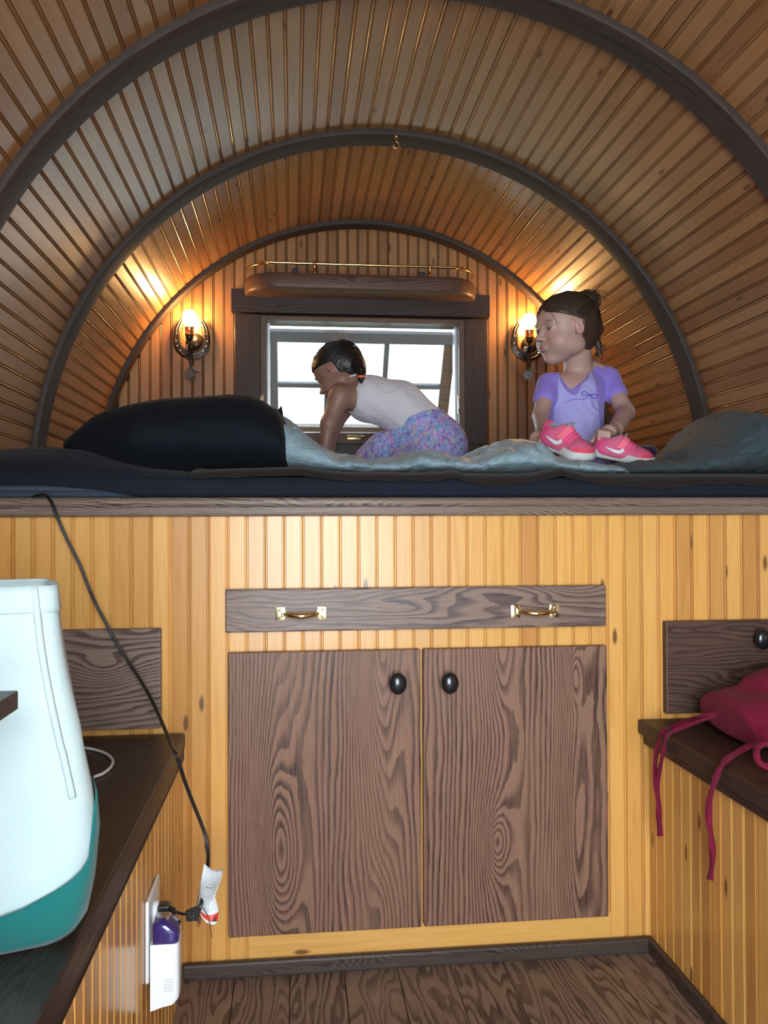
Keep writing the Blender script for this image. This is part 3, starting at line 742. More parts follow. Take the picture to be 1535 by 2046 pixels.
for x in np.linspace(-.882, .882, 150):
    r = []; hz = interp(x, hem)
    for z in np.linspace(hz, ZM-.014, 5): r.append(Vector((x, 1.6225-.0015*math.sin((z-.9)*60), z)))
    for t in np.linspace(0, PI/2, 6)[1:]: r.append(Vector((x, 1.6225+.014*(1-math.cos(t)), ZM-.014+.014*math.sin(t)+hump(x, 1.64)*.5)))
    for y in np.linspace(1.645, YB-.02, 40): r.append(Vector((x, y, ZM+hump(x, y)+.0025*nz((x, y, 0), 9, 3))))
    r.append(Vector((x, YB-.018, .90)))
    rows.append(r)
sh = link('fitted_sheet', grid_mesh('fitted_sheet', rows, False, False), SHEET); tag(sh, 'dark charcoal fitted sheet stretched over the mattress', 'bed sheet')
md = sh.modifiers.new('t', 'SOLIDIFY'); md.thickness = .002; md.offset = 1
# brown fleece blanket whose front edge waves over the sheet
BROWN = cloth('dark_brown_fleece', (.020, .0145, .012), (.009, .007, .006), scale=420, weave=1500, bumpk=.8, sheen=.12)
edge = [(385, 958), (430, 955), (560, 951), (600, 950), (650, 957), (700, 961), (760, 960), (820, 962), (870, 960), (905, 957), (930, 964), (965, 973), (1000, 972), (1040, 966), (1085, 957), (1115, 951), (1130, 955), (1165, 964), (1200, 972), (1260, 974), (1300, 977), (1340, 974), (1400, 966), (1460, 968), (1535, 974), (1600, 975)]
ed = [(at(px, py, 1.645).x, at(px, py, 1.645).z) for px, py in edge]
rows = []
for x in np.linspace(ed[0][0], .87, 260):
    ze = interp(x, ed); top = max(ze+.010, ZM+.004+hump(x, 1.66)*.6); wv = (ZM-ze)*.5
    r = [Vector((x, 1.618-wv*.3+.002*nz((x*3, 0, 0), 8), ze)), Vector((x, 1.617-wv*.3, ze+(top-ze)*.35)), Vector((x, 1.622, ze+(top-ze)*.75)), Vector((x, 1.634, top+.001)), Vector((x, 1.66, top+.002))]
    for y in np.linspace(1.69, 2.15, 12): r.append(Vector((x, y, ZM+.006+hump(x, y)*1.02+.002*nz((x, y, 1), 14))))
    rows.append(r)
bl = link('fleece_blanket', grid_mesh('fleece_blanket', rows, False, False), BROWN); tag(bl, 'thin dark brown fleece blanket with a wavy front edge on the bed', 'blanket')
md = bl.modifiers.new('t', 'SOLIDIFY'); md.thickness = .0055; md.offset = 1

# black pillow
PIL = cloth('black_pillowcase', (.0035, .0055, .010), (.002, .0035, .007), sheen=.02, rough=.8, wr=.12, wrs=7)
YP = 1.86
zt = [(at(px, py, YP).x, at(px, py, YP).z) for px, py in [(130, 887), (145, 881), (170, 862), (200, 835), (225, 824), (260, 815), (300, 808), (330, 803), (400, 797), (460, 794), (505, 796), (530, 806), (545, 817), (556, 822), (572, 846), (584, 868), (592, 896), (597, 930)]]
zb = [(at(px, py, YP-.12).x, at(px, py, YP-.12).z) for px, py in [(130, 888), (160, 903), (200, 925), (230, 937), (280, 946), (330, 950), (460, 952), (597, 952)]]
xs = np.linspace(zt[0][0], zt[-1][0], 110)
def phy(x):
    u = (x-xs[0])/(xs[-1]-xs[0]); return .004+.196*min(1, (u/.35))**.55*min(1, ((1-u)/.10+.25))**.5
pm_ = super_loft('pillow', xs, lambda x: interp(x, zt), lambda x: interp(x, zb), YP, phy, 2.2, 64,
                 lambda p, b: .004*nz(p, 7, 2)+.0016*ridge(p, 16, 30, 22, 4))
pl = link('pillow', pm_, PIL); tag(pl, 'plump black pillow lying at the left end of the bed', 'pillow')
c0 = at(556, 826, YP-.02); mb = MB()
tipz = [at(540, 822, YP-.03), at(553, 822, YP-.03), at(563, 811, YP-.03), at(566, 828, YP-.03), at(566, 845, YP-.03), at(548, 842, YP-.03)]
for s in (0,):
    A = [mb.bm.verts.new(p+Vector((0, -.006, 0))) for p in tipz]; B = [mb.bm.verts.new(p+Vector((0, .012, 0))) for p in tipz]
    k = len(A)
    for i in range(k): mb.bm.faces.new((A[i], A[(i+1) % k], B[(i+1) % k], B[i]))
    mb.bm.faces.new(A[::-1]); mb.bm.faces.new(B)
o = mb.build('pillow_corner', PIL, pl)

# sleeping bags: pale lining side and dark shell side
def folds(seed, a=.006, b=.0035):
    def d(p, bb):
        q = abs(mnoise.noise(Vector((p[0]*14+p[2]*9+seed, p[1]*5, p[2]*10+seed))))
        return a*nz((p[0], p[1], p[2]*1.6), 11, seed)+b*2*ridge((p[0]+p[2]*.5, p[1], p[2]), 17, 9, 12, seed)-.008*max(0, 1-q*7)+.0035*ridge((p[0]-p[2], p[1]*.6, p[2]), 45, 20, 34, seed+5)
    return d
BAGL = cloth('pale_grey_nylon', (.245, .34, .38), (.20, .285, .325), rough=.42, weave=1800, sheen=.1, wr=.28, wrs=30)
BAGD = cloth('dark_grey_nylon', (.052, .080, .092), (.036, .056, .066), rough=.6, weave=1800, sheen=.1, wr=.45, wrs=28)
def bag(name, sil, fb, mat, yc, hy, seed, x0pad=0, e=2.1):
    z1 = [(at(px, py, yc).x, at(px, py, yc).z) for px, py in sil]
    z1x = [p[0] for p in z1]; xs = np.linspace(z1x[0], z1x[-1], int((z1x[-1]-z1x[0])/.0035)+2)
    L = xs[-1]-xs[0]
    def hyf(x):
        u = min((x-xs[0])/.05, (xs[-1]-x)/.05, 1); return hy*(.35+.65*math.sqrt(max(u, 0)))*(1+.08*nz((x, 0, 0), 12, seed))
    return super_loft(name, xs, lambda x: max(interp(x, z1), ZM+.016), lambda x: ZM+.010+hump(x, 1.75), yc, hyf, e, 110, folds(seed))
# long front roll, left of the pillow edge to under the shoes
silL = [(520, 850), (560, 836), (575, 846), (600, 866), (625, 888), (650, 908), (672, 918), (700, 924), (740, 929), (775, 926), (800, 915), (818, 909), (840, 911), (870, 918), (905, 922), (925, 918), (945, 906), (975, 893), (1010, 887), (1034, 888), (1048, 899), (1059, 914), (1080, 923), (1120, 930), (1150, 936), (1185, 938), (1215, 944)]
sb1 = link('sleeping_bag', bag('sleeping_bag', silL, None, BAGL, 1.90, .215, 1.7), BAGL); tag(sb1, 'pale grey-blue puffy sleeping bag spread along the front of the bed', 'sleeping bag')
# stitched white seam threads on the pale bag
silR = [(1165, 950), (1190, 937), (1230, 931), (1290, 928), (1325, 918), (1350, 900), (1378, 886), (1388, 868), (1402, 846), (1428, 830), (1455, 831), (1480, 838), (1510, 843), (1541, 853)]
sb2 = link('sleeping_bag', bag('sleeping_bag', silR, None, BAGD, 1.92, .215, 6.3), BAGD); tag(sb2, 'dark charcoal sleeping bag bunched in a heap at the right end of the bed', 'sleeping bag')
# dark purple cloth behind the right shoe
PURP = cloth('deep_purple_cloth', (.030, .010, .040), (.02, .008, .03), wr=.2)
q = at(1290, 905, 2.06); Fp = Field(q-Vector((.06, .06, .05)), q+Vector((.06, .06, .05)), .0035)
Fp.ell(q+Vector((-.006, 0, -.004)), (.030, .035, .022), .01); Fp.ell(q+Vector((.012, .005, .002)), (.018, .03, .018), .012); Fp.ell(q+Vector((-.02, -.01, .006)), (.014, .02, .012), .01)
pc = link('folded_cloth', Fp.mesh('folded_cloth'), PURP); tag(pc, 'small folded dark purple cloth behind the right pink shoe', 'cloth')

# ------------------------------------------------------------------ sconces
BULB = simple('lit_bulb', (1, .8, .5), .3, emit=(1., .56, .20), estr=170)
COPPER = simple('copper_socket', (.75, .38, .18), .3, 1); NAILM = simple('bright_nail', (.75, .68, .58), .25, 1); IRON = simple('dark_iron', (.050, .038, .032), .35, .75)
IRONG = simple('silvered_iron', (.20, .20, .20), .45, .5)
def sconce(px, py, label, mir=1):
    c = at(px, py, YB-.002); e = empty('horseshoe_sconce', c); tag(e, label, 'wall lamp', 'horseshoe wall sconces')
    # U-shaped shoe, open at the top
    rows = []
    for t in np.linspace(math.radians(64), math.radians(64-308), 44):
        u = (math.radians(64)-t)/math.radians(308); k = math.sin(PI*u)
        st = math.sin(t); ang = t if st <= 0 else (t*.78 if math.cos(t) > 0 else math.copysign(PI-(PI-abs(t % (2*PI)))*.78, 1))
        ctr = Vector((.0500*math.cos(ang), 0, (.050 if st < 0 else .074)*st-.003)); n = Vector((math.cos(t), 0, math.sin(t))); wv = .0078+.0062*k
        rows.append([ctr-n*wv+Vector((0, -.003, 0)), ctr-n*wv+Vector((0, -.011, 0)), ctr-n*wv*.5+Vector((0, -.0135, 0)), ctr-n*.0008+Vector((0, -.0125, 0)), ctr+n*.0016+Vector((0, -.0115, 0)), ctr+n*.004+Vector((0, -.0130, 0)), ctr+n*wv+Vector((0, -.010, 0)), ctr+n*wv+Vector((0, -.003, 0))])
    hs = link('horseshoe', grid_mesh('horseshoe', rows), IRON, e); hs.data.set_sharp_from_angle(angle=math.radians(35))
    for t in (18, -2, -22, -44, 162, 182, 202, 224):
        a = math.radians(t); p = (.0512*math.cos(a), -.0125, (.050 if math.sin(a) < 0 else .074)*math.sin(a)-.003)
        MB().box(-.0022, .0022, -.001, .0015, -.003, .003, .0006, Matrix.Translation(p) @ Matrix.Rotation(-a, 4, 'Y'), 1).build('nail', NAILM, hs)
    MB().lathe([(.032, 0), (.032, -.003), (.028, -.010), (.018, -.015), (.0008, -.017)], Matrix.Translation((.010*mir, -.001, -.008)) @ Matrix.Rotation(-PI/2, 4, 'X') @ Matrix.Diagonal((1, 1, -1, 1)), 28).build('backplate', IRON, e, True)
    so = Vector((-.004, -.040, 0))
    MB().lathe([(.0125, .006), (.0150, .008), (.0152, .012), (.0140, .014), (.0140, .030), (.0150, .032), (.0148, .036), (.0105, .037)], Matrix.Translation(so), 24).build('socket', COPPER, e, True)
    MB().lathe([(.010, .034), (.012, .040), (.0205, .052), (.0240, .066), (.0215, .080), (.013, .090), (.0008, .0935)], Matrix.Translation(so), 28).build('bulb', BULB, e, True)
    mb = MB(); mb.lathe([(.004, -.012), (.009, -.008), (.0135, 0), (.0125, .006), (.0008, .008)], Matrix.Translation(so), 20)
    mb.tube(catmull([(0, -.012, -.028), (-.004, -.030, -.034), (-.005, -.040, -.022), (-.004, -.040, -.006)], 5), .0050, 10)
    mb.build('arm', IRON, e, True)
    mb = MB(); mb.ball((-.010, -.018, -.030), (.0115, .006, .0130)); mb.ball((-.010, -.0245, -.030), (.0040, .002, .0042)); mb.build('strap_button', IRONG, e, True)
    mb = MB(); mb.tube(catmull([(-.006, -.018, -.036), (-.003, -.022, -.055), (-.001, -.024, -.075), (0, -.022, -.090), (-.002, -.020, -.104), (-.004, -.020, -.118)], 5), [.0085-.0002*i for i in range(26)], 10)
    mb.build('spur_shank', IRON, e, True)
    MB().tube(catmull([(.001, -.022, -.088), (.007*mir, -.023, -.100), (.018*mir, -.023, -.106), (.030*mir, -.022, -.107)], 6), [.0042-.0001*i for i in range(19)], 8).build('spur_guard', IRONG, e, True)
    # toothed rowel
    poly = []
    for k in range(16):
        a = 2*PI*k/16
        for da, r in ((-.12, .0115), (-.075, .0205), (.075, .0205), (.12, .0115)): poly.append((r*math.cos(a+da), r*math.sin(a+da)))
    mb = MB().prism(poly, -.0022, .0022, Matrix.Translation((-.004, -.024, -.118)) @ Matrix.Rotation(math.radians(-18*mir), 4, 'Z'))
    mb.ball((-.004, -.026, -.118), .0045, u=10, v=8)
    mb.build('rowel', IRONG, e)
    return e
sconce(384, 680, 'horseshoe wall lamp with lit bulb and spur, left of the window above the pillow', 1)
sconce(1054, 685, 'horseshoe wall lamp with lit bulb and spur, right of the window behind the girl', 1)

# ------------------------------------------------------------------ shoes
PINKM, nt, b_ = nodes('pink_mesh_fabric'); n_ = N(nt); tc = n_.new('ShaderNodeTexCoord')
a_ = n_.new('ShaderNodeAttribute', attribute_name='paint')
vv_ = n_.new('ShaderNodeTexVoronoi'); vv_.inputs['Scale'].default_value = 900; n_.lk(tc.outputs['Object'], vv_.inputs['Vector'])
n_.lk(n_.mix(n_.math('MULTIPLY', vv_.outputs['Distance'], .5, clamp=True), a_.outputs['Color'], (.35, .06, .12)), b_.inputs['Base Color']); b_.inputs['Roughness'].default_value = .7
n_.lk(n_.bump(vv_.outputs['Distance'], .4, .0006), b_.inputs['Normal'])
STRAP = simple('coral_pink_strap', (.92, .17, .27), .5); HOTP = simple('hot_pink_lace', (.90, .09, .30), .5)
SOLE = cloth('off_white_foam_sole', (.60, .62, .62), (.48, .50, .50), rough=.7, sheen=0, scale=60); SWOOSH = simple('silver_white_logo', (.68, .72, .80), .4); LIN = cloth('grey_shoe_lining', (.30, .36, .42), sheen=.2)
LOGOB = simple('white_insole_label', (.72, .76, .8), .5); INKP = simple('dark_purple_ink', (.05, .01, .06), .5)
def shoe(M, label, zs):
    h = .0011; F = Field((-.008, -.040, -.004), (.158, .040, .078), h)
    F.ell((.026, 0, .030), (.026, .0240, .029), .01); F.ell((.030, 0, .020), (.030, .027, .022), .012)
    F.cap((.045, 0, .036), (.105, 0, .022), .024, .020, .014); F.ell((.114, 0, .018), (.034, .0340, .024), .014); F.ell((.068, 0, .018), (.045, .028, .022), .012)
    F.cap((.056, 0, .054), (.088, 0, .036), .016, .013, .012)
    F.ell((.008, 0, .050), (.008, .012, .012), .010)
    base = F.D.copy()
    F.ell((.034, 0, .074), (.027, .0165, .038), .005, op='sub'); F.ell((.046, 0, .036), (.028, .017, .022), .004, op='sub')
    F.put(lambda X, Y, Z: .008-Z, F.lo, F.lo+F.n*h, .002, 'int')
    root = empty('toddler_shoe'); root.matrix_basis = M; root.matrix_basis = M @ Matrix.Diagonal((.93, 1.05, zs, 1)); tag(root, label, 'shoe', 'pair of pink toddler sneakers')
    um = F.mesh('upper', 2); V = verts_of(um); c = np.tile([.72, .13, .26], (len(V), 1))
    toe = np.clip((V[:, 0]-.112)/.012, 0, 1)*np.clip((.034-V[:, 2])/.006, 0, 1); c = c*(1-toe[:, None])+np.array([.80, .045, .09])*toe[:, None]
    heel = np.clip((.034-V[:, 0])/.006, 0, 1)*np.clip((V[:, 0]-.004)/.004, 0, 1)*.8; c = c*(1-heel[:, None])+np.array([.90, .07, .28])*heel[:, None]
    inner = (((V[:, 0]-.038)/.024)**2+(V[:, 1]/.0150)**2 < 1) & (V[:, 2] > .020); c[inner] = (.30, .36, .42)
    stain = np.clip(1-np.hypot(V[:, 0]-.100, V[:, 1]+.012)/.012, 0, 1)*.5; c = c*(1-stain[:, None])+np.array([.30, .08, .12])*stain[:, None]
    paint(um, c); link('upper', um, PINKM, root)
    # collar lining
    ring = []
    for k in range(36):
        t = 2*PI*k/36; x = .037+.0235*math.cos(t); y = .0155*math.sin(t); ring.append((x, y, .046+(.004 if math.cos(t) < 0 else .016)*abs(math.cos(t))+.003))
    MB().tube(ring+ring[:1], .0034, 8, False).build('collar', LIN, root, True)
    MB().box(.018, .060, -.013, .013, .020, .0225, .002).build('insole', LOGOB, root)
    # tongue
    MB().box(-.011, .011, -.0035, 0, 0, .020, .003, Matrix.Translation((.063, 0, .056)) @ Matrix.Rotation(math.radians(90), 4, 'Z') @ Matrix.Rotation(math.radians(24), 4, 'X')).build('tongue', LIN, root, True)
    # sole
    def outl(x):
        u = x/.15; return .0250+.010*math.exp(-((u-.76)/.23)**2)-.003*math.exp(-((u-.42)/.15)**2)
    rows = []
    for x in np.linspace(0, .150, 60):
        e = min(x/.016, (.150-x)/.028, 1); w_ = outl(x)*math.sqrt(max(1-(1-e)**2, 0.0004)); zb_ = .010*max(0, (x-.11)/.04)**2+.003*max(0, (.02-x)/.02)**2; zt_ = .0205+.005*max(0, (.05-x)/.05)+.002*max(0, (x-.125)/.025)
        rows.append([Vector((x, yy, zz)) for yy, zz in ((-w_*.90, zb_), (-w_, zb_+.003), (-w_*1.02, zb_+.009), (-w_*.97, zt_+.001), (-w_*.90, zt_+.0025), (w_*.90, zt_+.0025), (w_*.97, zt_+.001), (w_*1.02, zb_+.009), (w_, zb_+.003), (w_*.90, zb_))])
    link('sole', grid_mesh('sole', rows), SOLE, root)
    # surface-following pieces
    def shell(off, planes, name, mat, parent):
        G = Field(F.lo, F.lo+(F.n-1)*h, h); G.D = base[:G.n[0], :G.n[1], :G.n[2]].copy()-off
        for p, n in planes: G.half(p, n, .0008)
        G.put(lambda X, Y, Z: .008-Z, G.lo, G.lo+G.n*h, .001, 'int')
        return link(name, G.mesh(name, 1), mat, parent)
    sd = Vector((.62, 0, 1)).normalized(); pd = Vector((1, .12, -.50)).normalized()
    shell(.0024, [((.060, 0, .048), -pd), ((.0745, 0, .040), pd), ((0, 0, .035), (0, 0, -1))], 'strap', STRAP, root)
    for k, x in enumerate((.082, .092)):
        shell(.0022, [((x-.0026, 0, .04), -pd), ((x+.0022, 0, .04), pd), ((0, 0, .033), (0, 0, -1))], 'lace', HOTP, root)
    sw = [(0, .0), (.10, -.34), (.24, -.56), (.38, -.60), (.54, -.52), (1.0, -.05), (.56, -.24), (.42, -.33), (.33, -.34), (.26, -.26), (.25, -.10), (.30, .08)]
    # checkmark-shaped emblem on both flanks, laid on the fabric
    outline = [(.0, .50), (.05, .30), (.16, .08), (.30, .0), (.46, .04), (1.0, .42), (.52, .24), (.40, .21), (.31, .24), (.27, .32), (.28, .42), (.34, .56), (.22, .50), (.12, .44)]
    swx = [(.000, .10), (.06, -.15), (.16, -.32), (.28, -.36), (.42, -.30), (1.0, .12), (.50, -.06), (.36, -.10), (.27, -.07), (.25, .02), (.28, .12), (.33, .20)]
    ol = [(1.0, .46), (.46, .02), (.32, -.02), (.18, .02), (.06, .16), (.0, .36), (.03, .56), (.14, .78), (.12, .56), (.15, .44), (.24, .34), (.36, .32), (.50, .34)]
    for sgn in (-1, 1):
        bm = bmesh.new(); vs_ = [bm.verts.new((.078-.052*(px_), 0, .0215+.026*pz_)) for px_, pz_ in ol]; fc = bm.faces.new(vs_)
        bmesh.ops.triangulate(bm, faces=[fc]); bmesh.ops.subdivide_edges(bm, edges=bm.edges[:], cuts=4, use_grid_fill=True); bmesh.ops.triangulate(bm, faces=bm.faces[:])
        for v_ in bm.verts:
            i = int(round((v_.co.x-F.lo[0])/h)); k = int(round((v_.co.z-F.lo[2])/h)); col_ = base[i, :, k]; js = np.where(col_ < 0)[0]
            j = (js[0] if sgn < 0 else js[-1]) if len(js) else F.n[1]//2
            j0, j1 = (j-1, j) if sgn < 0 else (j+1, j); t = col_[j0]/(col_[j0]-col_[j1]); v_.co.y = F.lo[1]+(j0+(j1-j0)*t)*h+sgn*.0011
        for _ in range(2): bmesh.ops.smooth_vert(bm, verts=bm.verts, factor=.5, use_axis_x=False, use_axis_y=True, use_axis_z=False)
        me = bpy.data.meshes.new('logo'); bm.to_mesh(me); bm.free(); lo_ = link('logo', me, SWOOSH, root, True)
        md = lo_.modifiers.new('t', 'SOLIDIFY'); md.thickness = .0008; md.offset = 0
    return root
def frame(p, xd, zd):
    x = Vector(xd).normalized(); z = Vector(zd); z = (z-x*z.dot(x)).normalized(); y = z.cross(x)
    return Matrix(((x.x, y.x, z.x, p[0]), (x.y, y.y, z.y, p[1]), (x.z, y.z, z.z, p[2]), (0, 0, 0, 1)))
h1 = at(1082, 888, 1.860); t1 = at(1182, 928, 1.755)
S1 = frame(h1, t1-h1, (.14, -.42, 1)); shoe(S1, 'left pink toddler sneaker, heel lifted in the girl\'s hand', .98)
h2 = at(1184, 909, 1.900); t2 = at(1299, 932, 1.840)
S2 = frame(h2, t2-h2, (.05, -.24, 1)); shoe(S2, 'right pink toddler sneaker, flat on the dark sleeping bag', .88)

# ------------------------------------------------------------------ tote bag on the left bench
CANV = cloth('white_canvas', (.50, .61, .62), (.45, .56, .58), rough=.9, weave=1400, bumpk=.5, sheen=.1); TEAL = cloth('teal_canvas', (.010, .155, .145), (.008, .125, .120), rough=.85, weave=1400, bumpk=.5)
THR = simple('white_thread', (.85, .88, .88), .7)
th = math.radians(19); tp = atZ(158, 1874, .4572)
tote = empty('tote_bag', tp, None, th); tag(tote, 'big white canvas tote bag with teal base on the left bench', 'tote bag')
XR_ = [(0, -.002), (.012, .008), (.05, .015), (.09, .018), (.135, .013), (.185, .002), (.235, -.006), (.285, -.014), (.335, -.021)]
TH = .330; TW = .40; TD = .15
def tsec(z, g=0., n=40):
    xr = interp(z, XR_)+g; xl = -TW-interp(z, XR_)-g; bul = .014*math.sin(PI*min(z/TH, 1))
    y0 = -bul-g+.05*max(0, z/TH-.3)*.3; y1 = TD+bul+g-.03*(z/TH); r = .028*(1-.7*z/TH)+.004; out = []
    for cx, cy, a0 in ((xr-r, y0+r, -PI/2), (xr-r, y1-r, 0), (xl+r, y1-r, PI/2), (xl+r, y0+r, PI)):
        for t in np.linspace(0, PI/2, 5): out.append((cx+r*math.cos(a0+t), cy+r*math.sin(a0+t)))
    res_ = []                       # densify straight sides
    for (ax, ay), (bx, by) in zip(out, out[1:]+out[:1]):
        d = math.hypot(bx-ax, by-ay); kk = max(1, int(d/.012))
        for q in range(kk): res_.append((ax+(bx-ax)*q/kk, ay+(by-ay)*q/kk))
    return res_
base_n = None
def tmesh(name, zs, g=0., topf=None):
    n = 140; rows = []
    for z in zs:
        s = tsec(z, g); P = np.array(s+[s[0]]); d = np.concatenate([[0], np.cumsum(np.hypot(*np.diff(P, axis=0).T))]); u = np.linspace(0, d[-1], n, endpoint=False)
        X = np.interp(u, d, P[:, 0]); Y = np.interp(u, d, P[:, 1]); r = []
        for x, y in zip(X, Y):
            w_ = .0035*nz((x, y, z*.6), 13, 2)+.003*ridge((x*.8, y, z), 12, 12, 6, 1); w_ *= min(1, z/.04)
            nn = Vector((x+TW/2, (y-TD/2)*2, 0)).normalized(); r.append(Vector((x, y, z))+nn*w_)
        rows.append(r)
    if topf:
        for j in range(n):
            p = rows[-1][j]; lim = topf(p.x)
            for i, r in enumerate(rows): r[j].z = lim*i/(len(rows)-1)
    return grid_mesh(name, rows, True, False)
bm_ = tmesh('canvas_body', list(np.linspace(0, TH, 34))); bo = link('canvas_body', bm_, CANV, tote); md = bo.modifiers.new('t', 'SOLIDIFY'); md.thickness = .002; md.offset = -1
tlim = [(-TW, .13), (-TW+.04, .05), (-TW*.6, .034), (-.16, .030), (-.09, .034), (-.05, .042), (-.02, .054), (.000, .066), (.010, .078), (.0150, .128), (.02, .14)]
o = link('teal_base', tmesh('teal_base', list(np.linspace(0.0, .12, 9)), .0022, lambda x: interp(x, tlim)), TEAL, tote); o['label'] = 'teal canvas base panel'
md = o.modifiers.new('t', 'SOLIDIFY'); md.thickness = .0015; md.offset = -1
bt = [Vector((x, y, .001)) for x, y in tsec(0.0, 0)]; link('bottom', grid_mesh('bottom', [bt, [Vector((v.x, v.y, .003)) for v in bt]]), TEAL, tote)
o = link('hem', tmesh('hem', list(np.linspace(TH-.022, TH+.003, 4)), .0016), CANV, tote); md = o.modifiers.new('t', 'SOLIDIFY'); md.thickness = .002; md.offset = -1
def tsurf(x, z, g=.0035):
    s = tsec(z, 0); y = min(yy for xx, yy in s if abs(xx-x) < .02) if any(abs(xx-x) < .02 for xx, yy in s) else 0
    w_ = .0035*nz((x, y, z*.6), 13, 2)+.003*ridge((x*.8, y, z), 12, 12, 6, 1); w_ *= min(1, z/.04)
    return Vector((x, y, z))+Vector((x+TW/2, (y-TD/2)*2, 0)).normalized()*(w_+g)
mb = MB()
for zz in (TH-.020, ):
    for i in range(60):
        x = -.040-i*.0058
        if x > -.27: mb.tube([tsurf(x, zz, .0028), tsurf(x-.0036, zz, .0028)], .0004, 5)
for i in range(56):
    x = -.012-i*.0052; mb.tube([tsurf(x, interp(x, tlim)-.004, .0034), tsurf(x-.0032, interp(x-.0032, tlim)-.004, .0034)], .00055, 5)
mb.build('stitching', THR, tote)
sm = [tsurf(interp(z, XR_)-.022, z, .0012) for z in np.linspace(.137, TH+.001, 60)]
MB().tube(sm, .0034, 8).build('side_seam', CANV, tote, True)

# ------------------------------------------------------------------ white cable, black cord, outlet
WHITEP = simple('white_plastic', (.82, .86, .90), .3, coat=.3)
wc = [(150, 1490), (168, 1494), (190, 1498), (212, 1506), (225, 1519), (221, 1533), (205, 1546), (188, 1553), (176, 1566), (165, 1582)]
cb_ = MB().tube(catmull([atZ(px, py, .4592) for px, py in wc], 6), .0026, 8).build('white_cable', WHITEP, None, True); tag(cb_, 'loop of thin white cable on the left bench behind the tote bag', 'cable')
CORD = simple('black_rubber_cord', (.012, .012, .013), .38, coat=.2)
cp = [(66, 993, 1.618), (80, 988, 1.606), (92, 990, 1.590), (104, 1006, 1.578), (113, 1030, 1.572), (135, 1080, 1.570), (160, 1130, 1.568), (178, 1176, 1.565), (193, 1210, 1.56), (212, 1245, 1.56), (232, 1283, 1.555), (262, 1330, 1.545), (295, 1383, 1.52), (318, 1430, 1.485), (340, 1482, 1.420), (350, 1503, 1.374), (358, 1524, 1.372), (369, 1560, 1.38), (384, 1600, 1.39), (400, 1640, 1.395), (411, 1672, 1.395), (416, 1705, 1.385), (414, 1740, 1.365), (409, 1775, 1.34), (402, 1806, 1.31), (392, 1815, 1.285), (380, 1826, 1.262), (366, 1826, 1.245), (350, 1822, 1.232)]
cord = MB(); pts = catmull([at(*p) for p in cp], 6); side = Vector((1, 0, 0))
cord.tube([p+Vector((-.0013, 0, 0)) for p in pts], .0019, 8); cord.tube([p+Vector((.0013, 0, 0)) for p in pts], .0019, 8)
cd_ = cord.build('power_cord', CORD, None, True); tag(cd_, 'black power cord hanging from the ledge to the outlet with a white tag', 'power cord')
# paper warning tag wrapped on the cord
TAG, nt, b_ = nodes('printed_warning_tag'); n_ = N(nt); tc = n_.new('ShaderNodeTexCoord'); uvn = n_.new('ShaderNodeUVMap'); uvn.uv_map = 'uv'
sp = n_.new('ShaderNodeSeparateXYZ'); n_.lk(uvn.outputs[0], sp.inputs[0])
ln = n_.math('LESS_THAN', n_.math('FRACT', n_.math('MULTIPLY', sp.outputs[1], 26.)), .42)
cb2 = n_.new('ShaderNodeCombineXYZ'); n_.lk(n_.math('MULTIPLY', sp.outputs[0], 46.), cb2.inputs[0]); n_.lk(n_.math('MULTIPLY', n_.math('FLOOR', n_.math('MULTIPLY', sp.outputs[1], 26.)), 3.7), cb2.inputs[1])
wd = n_.math('GREATER_THAN', n_.noise(cb2.outputs[0], 1., 1).outputs[0], .44)
inn = n_.math('MULTIPLY', n_.math('GREATER_THAN', sp.outputs[1], .20), n_.math('MULTIPLY', n_.math('GREATER_THAN', sp.outputs[0], .08), n_.math('LESS_THAN', sp.outputs[0], .92)))
txt = n_.math('MULTIPLY', n_.math('MULTIPLY', ln, wd), inn)
col = n_.mix(n_.math('MULTIPLY', txt, .75), (.80, .86, .90), (.18, .24, .30))
red = n_.math('MULTIPLY', n_.math('GREATER_THAN', sp.outputs[1], .045), n_.math('LESS_THAN', sp.outputs[1], .165))
col = n_.mix(red, col, (.75, .06, .04))
# black warning triangle in the red band at both ends
tr1 = n_.math('LESS_THAN', n_.math('ADD', n_.math('MULTIPLY', n_.math('ABSOLUTE', n_.math('SUBTRACT', sp.outputs[0], .86)), 1.6), n_.math('MULTIPLY', sp.outputs[1], .9)), .145)
tr2 = n_.math('LESS_THAN', n_.math('ADD', n_.math('MULTIPLY', n_.math('ABSOLUTE', n_.math('SUBTRACT', sp.outputs[0], .12)), 1.6), n_.math('MULTIPLY', sp.outputs[1], .9)), .145)
col = n_.mix(n_.math('MULTIPLY', red, n_.math('MAXIMUM', tr1, tr2)), col, (.02, .02, .02))
n_.lk(col, b_.inputs['Base Color']); b_.inputs['Roughness'].default_value = .45
rowsL = []
lft = [(415, 1713, 1.378), (411, 1735, 1.372), (407, 1757, 1.362), (403, 1780, 1.352), (400, 1795, 1.345), (401, 1801, 1.335)]
rgt = [(452, 1724, 1.395), (449, 1742, 1.378), (443, 1760, 1.355), (437, 1778, 1.338), (443, 1803, 1.33), (440, 1832, 1.325)]
nv = 12; nu = 8; v = []; uvs = []
cl = catmull([at(*p) for p in lft], 4); cr_ = catmull([at(*p) for p in rgt], 4)
for i in range(len(cl)):
    for j in range(nu+1):
        t = j/nu; p = cl[i].lerp(cr_[i], t)+Vector((-.003, -.024-.010*math.sin(PI*t)*(1 if i > 6 else .4), -.004*math.sin(PI*t))); v.append(p); uvs.append((t, 1-i/(len(cl)-1)))
f = [(i*(nu+1)+j, i*(nu+1)+j+1, (i+1)*(nu+1)+j+1, (i+1)*(nu+1)+j) for i in range(len(cl)-1) for j in range(nu)]
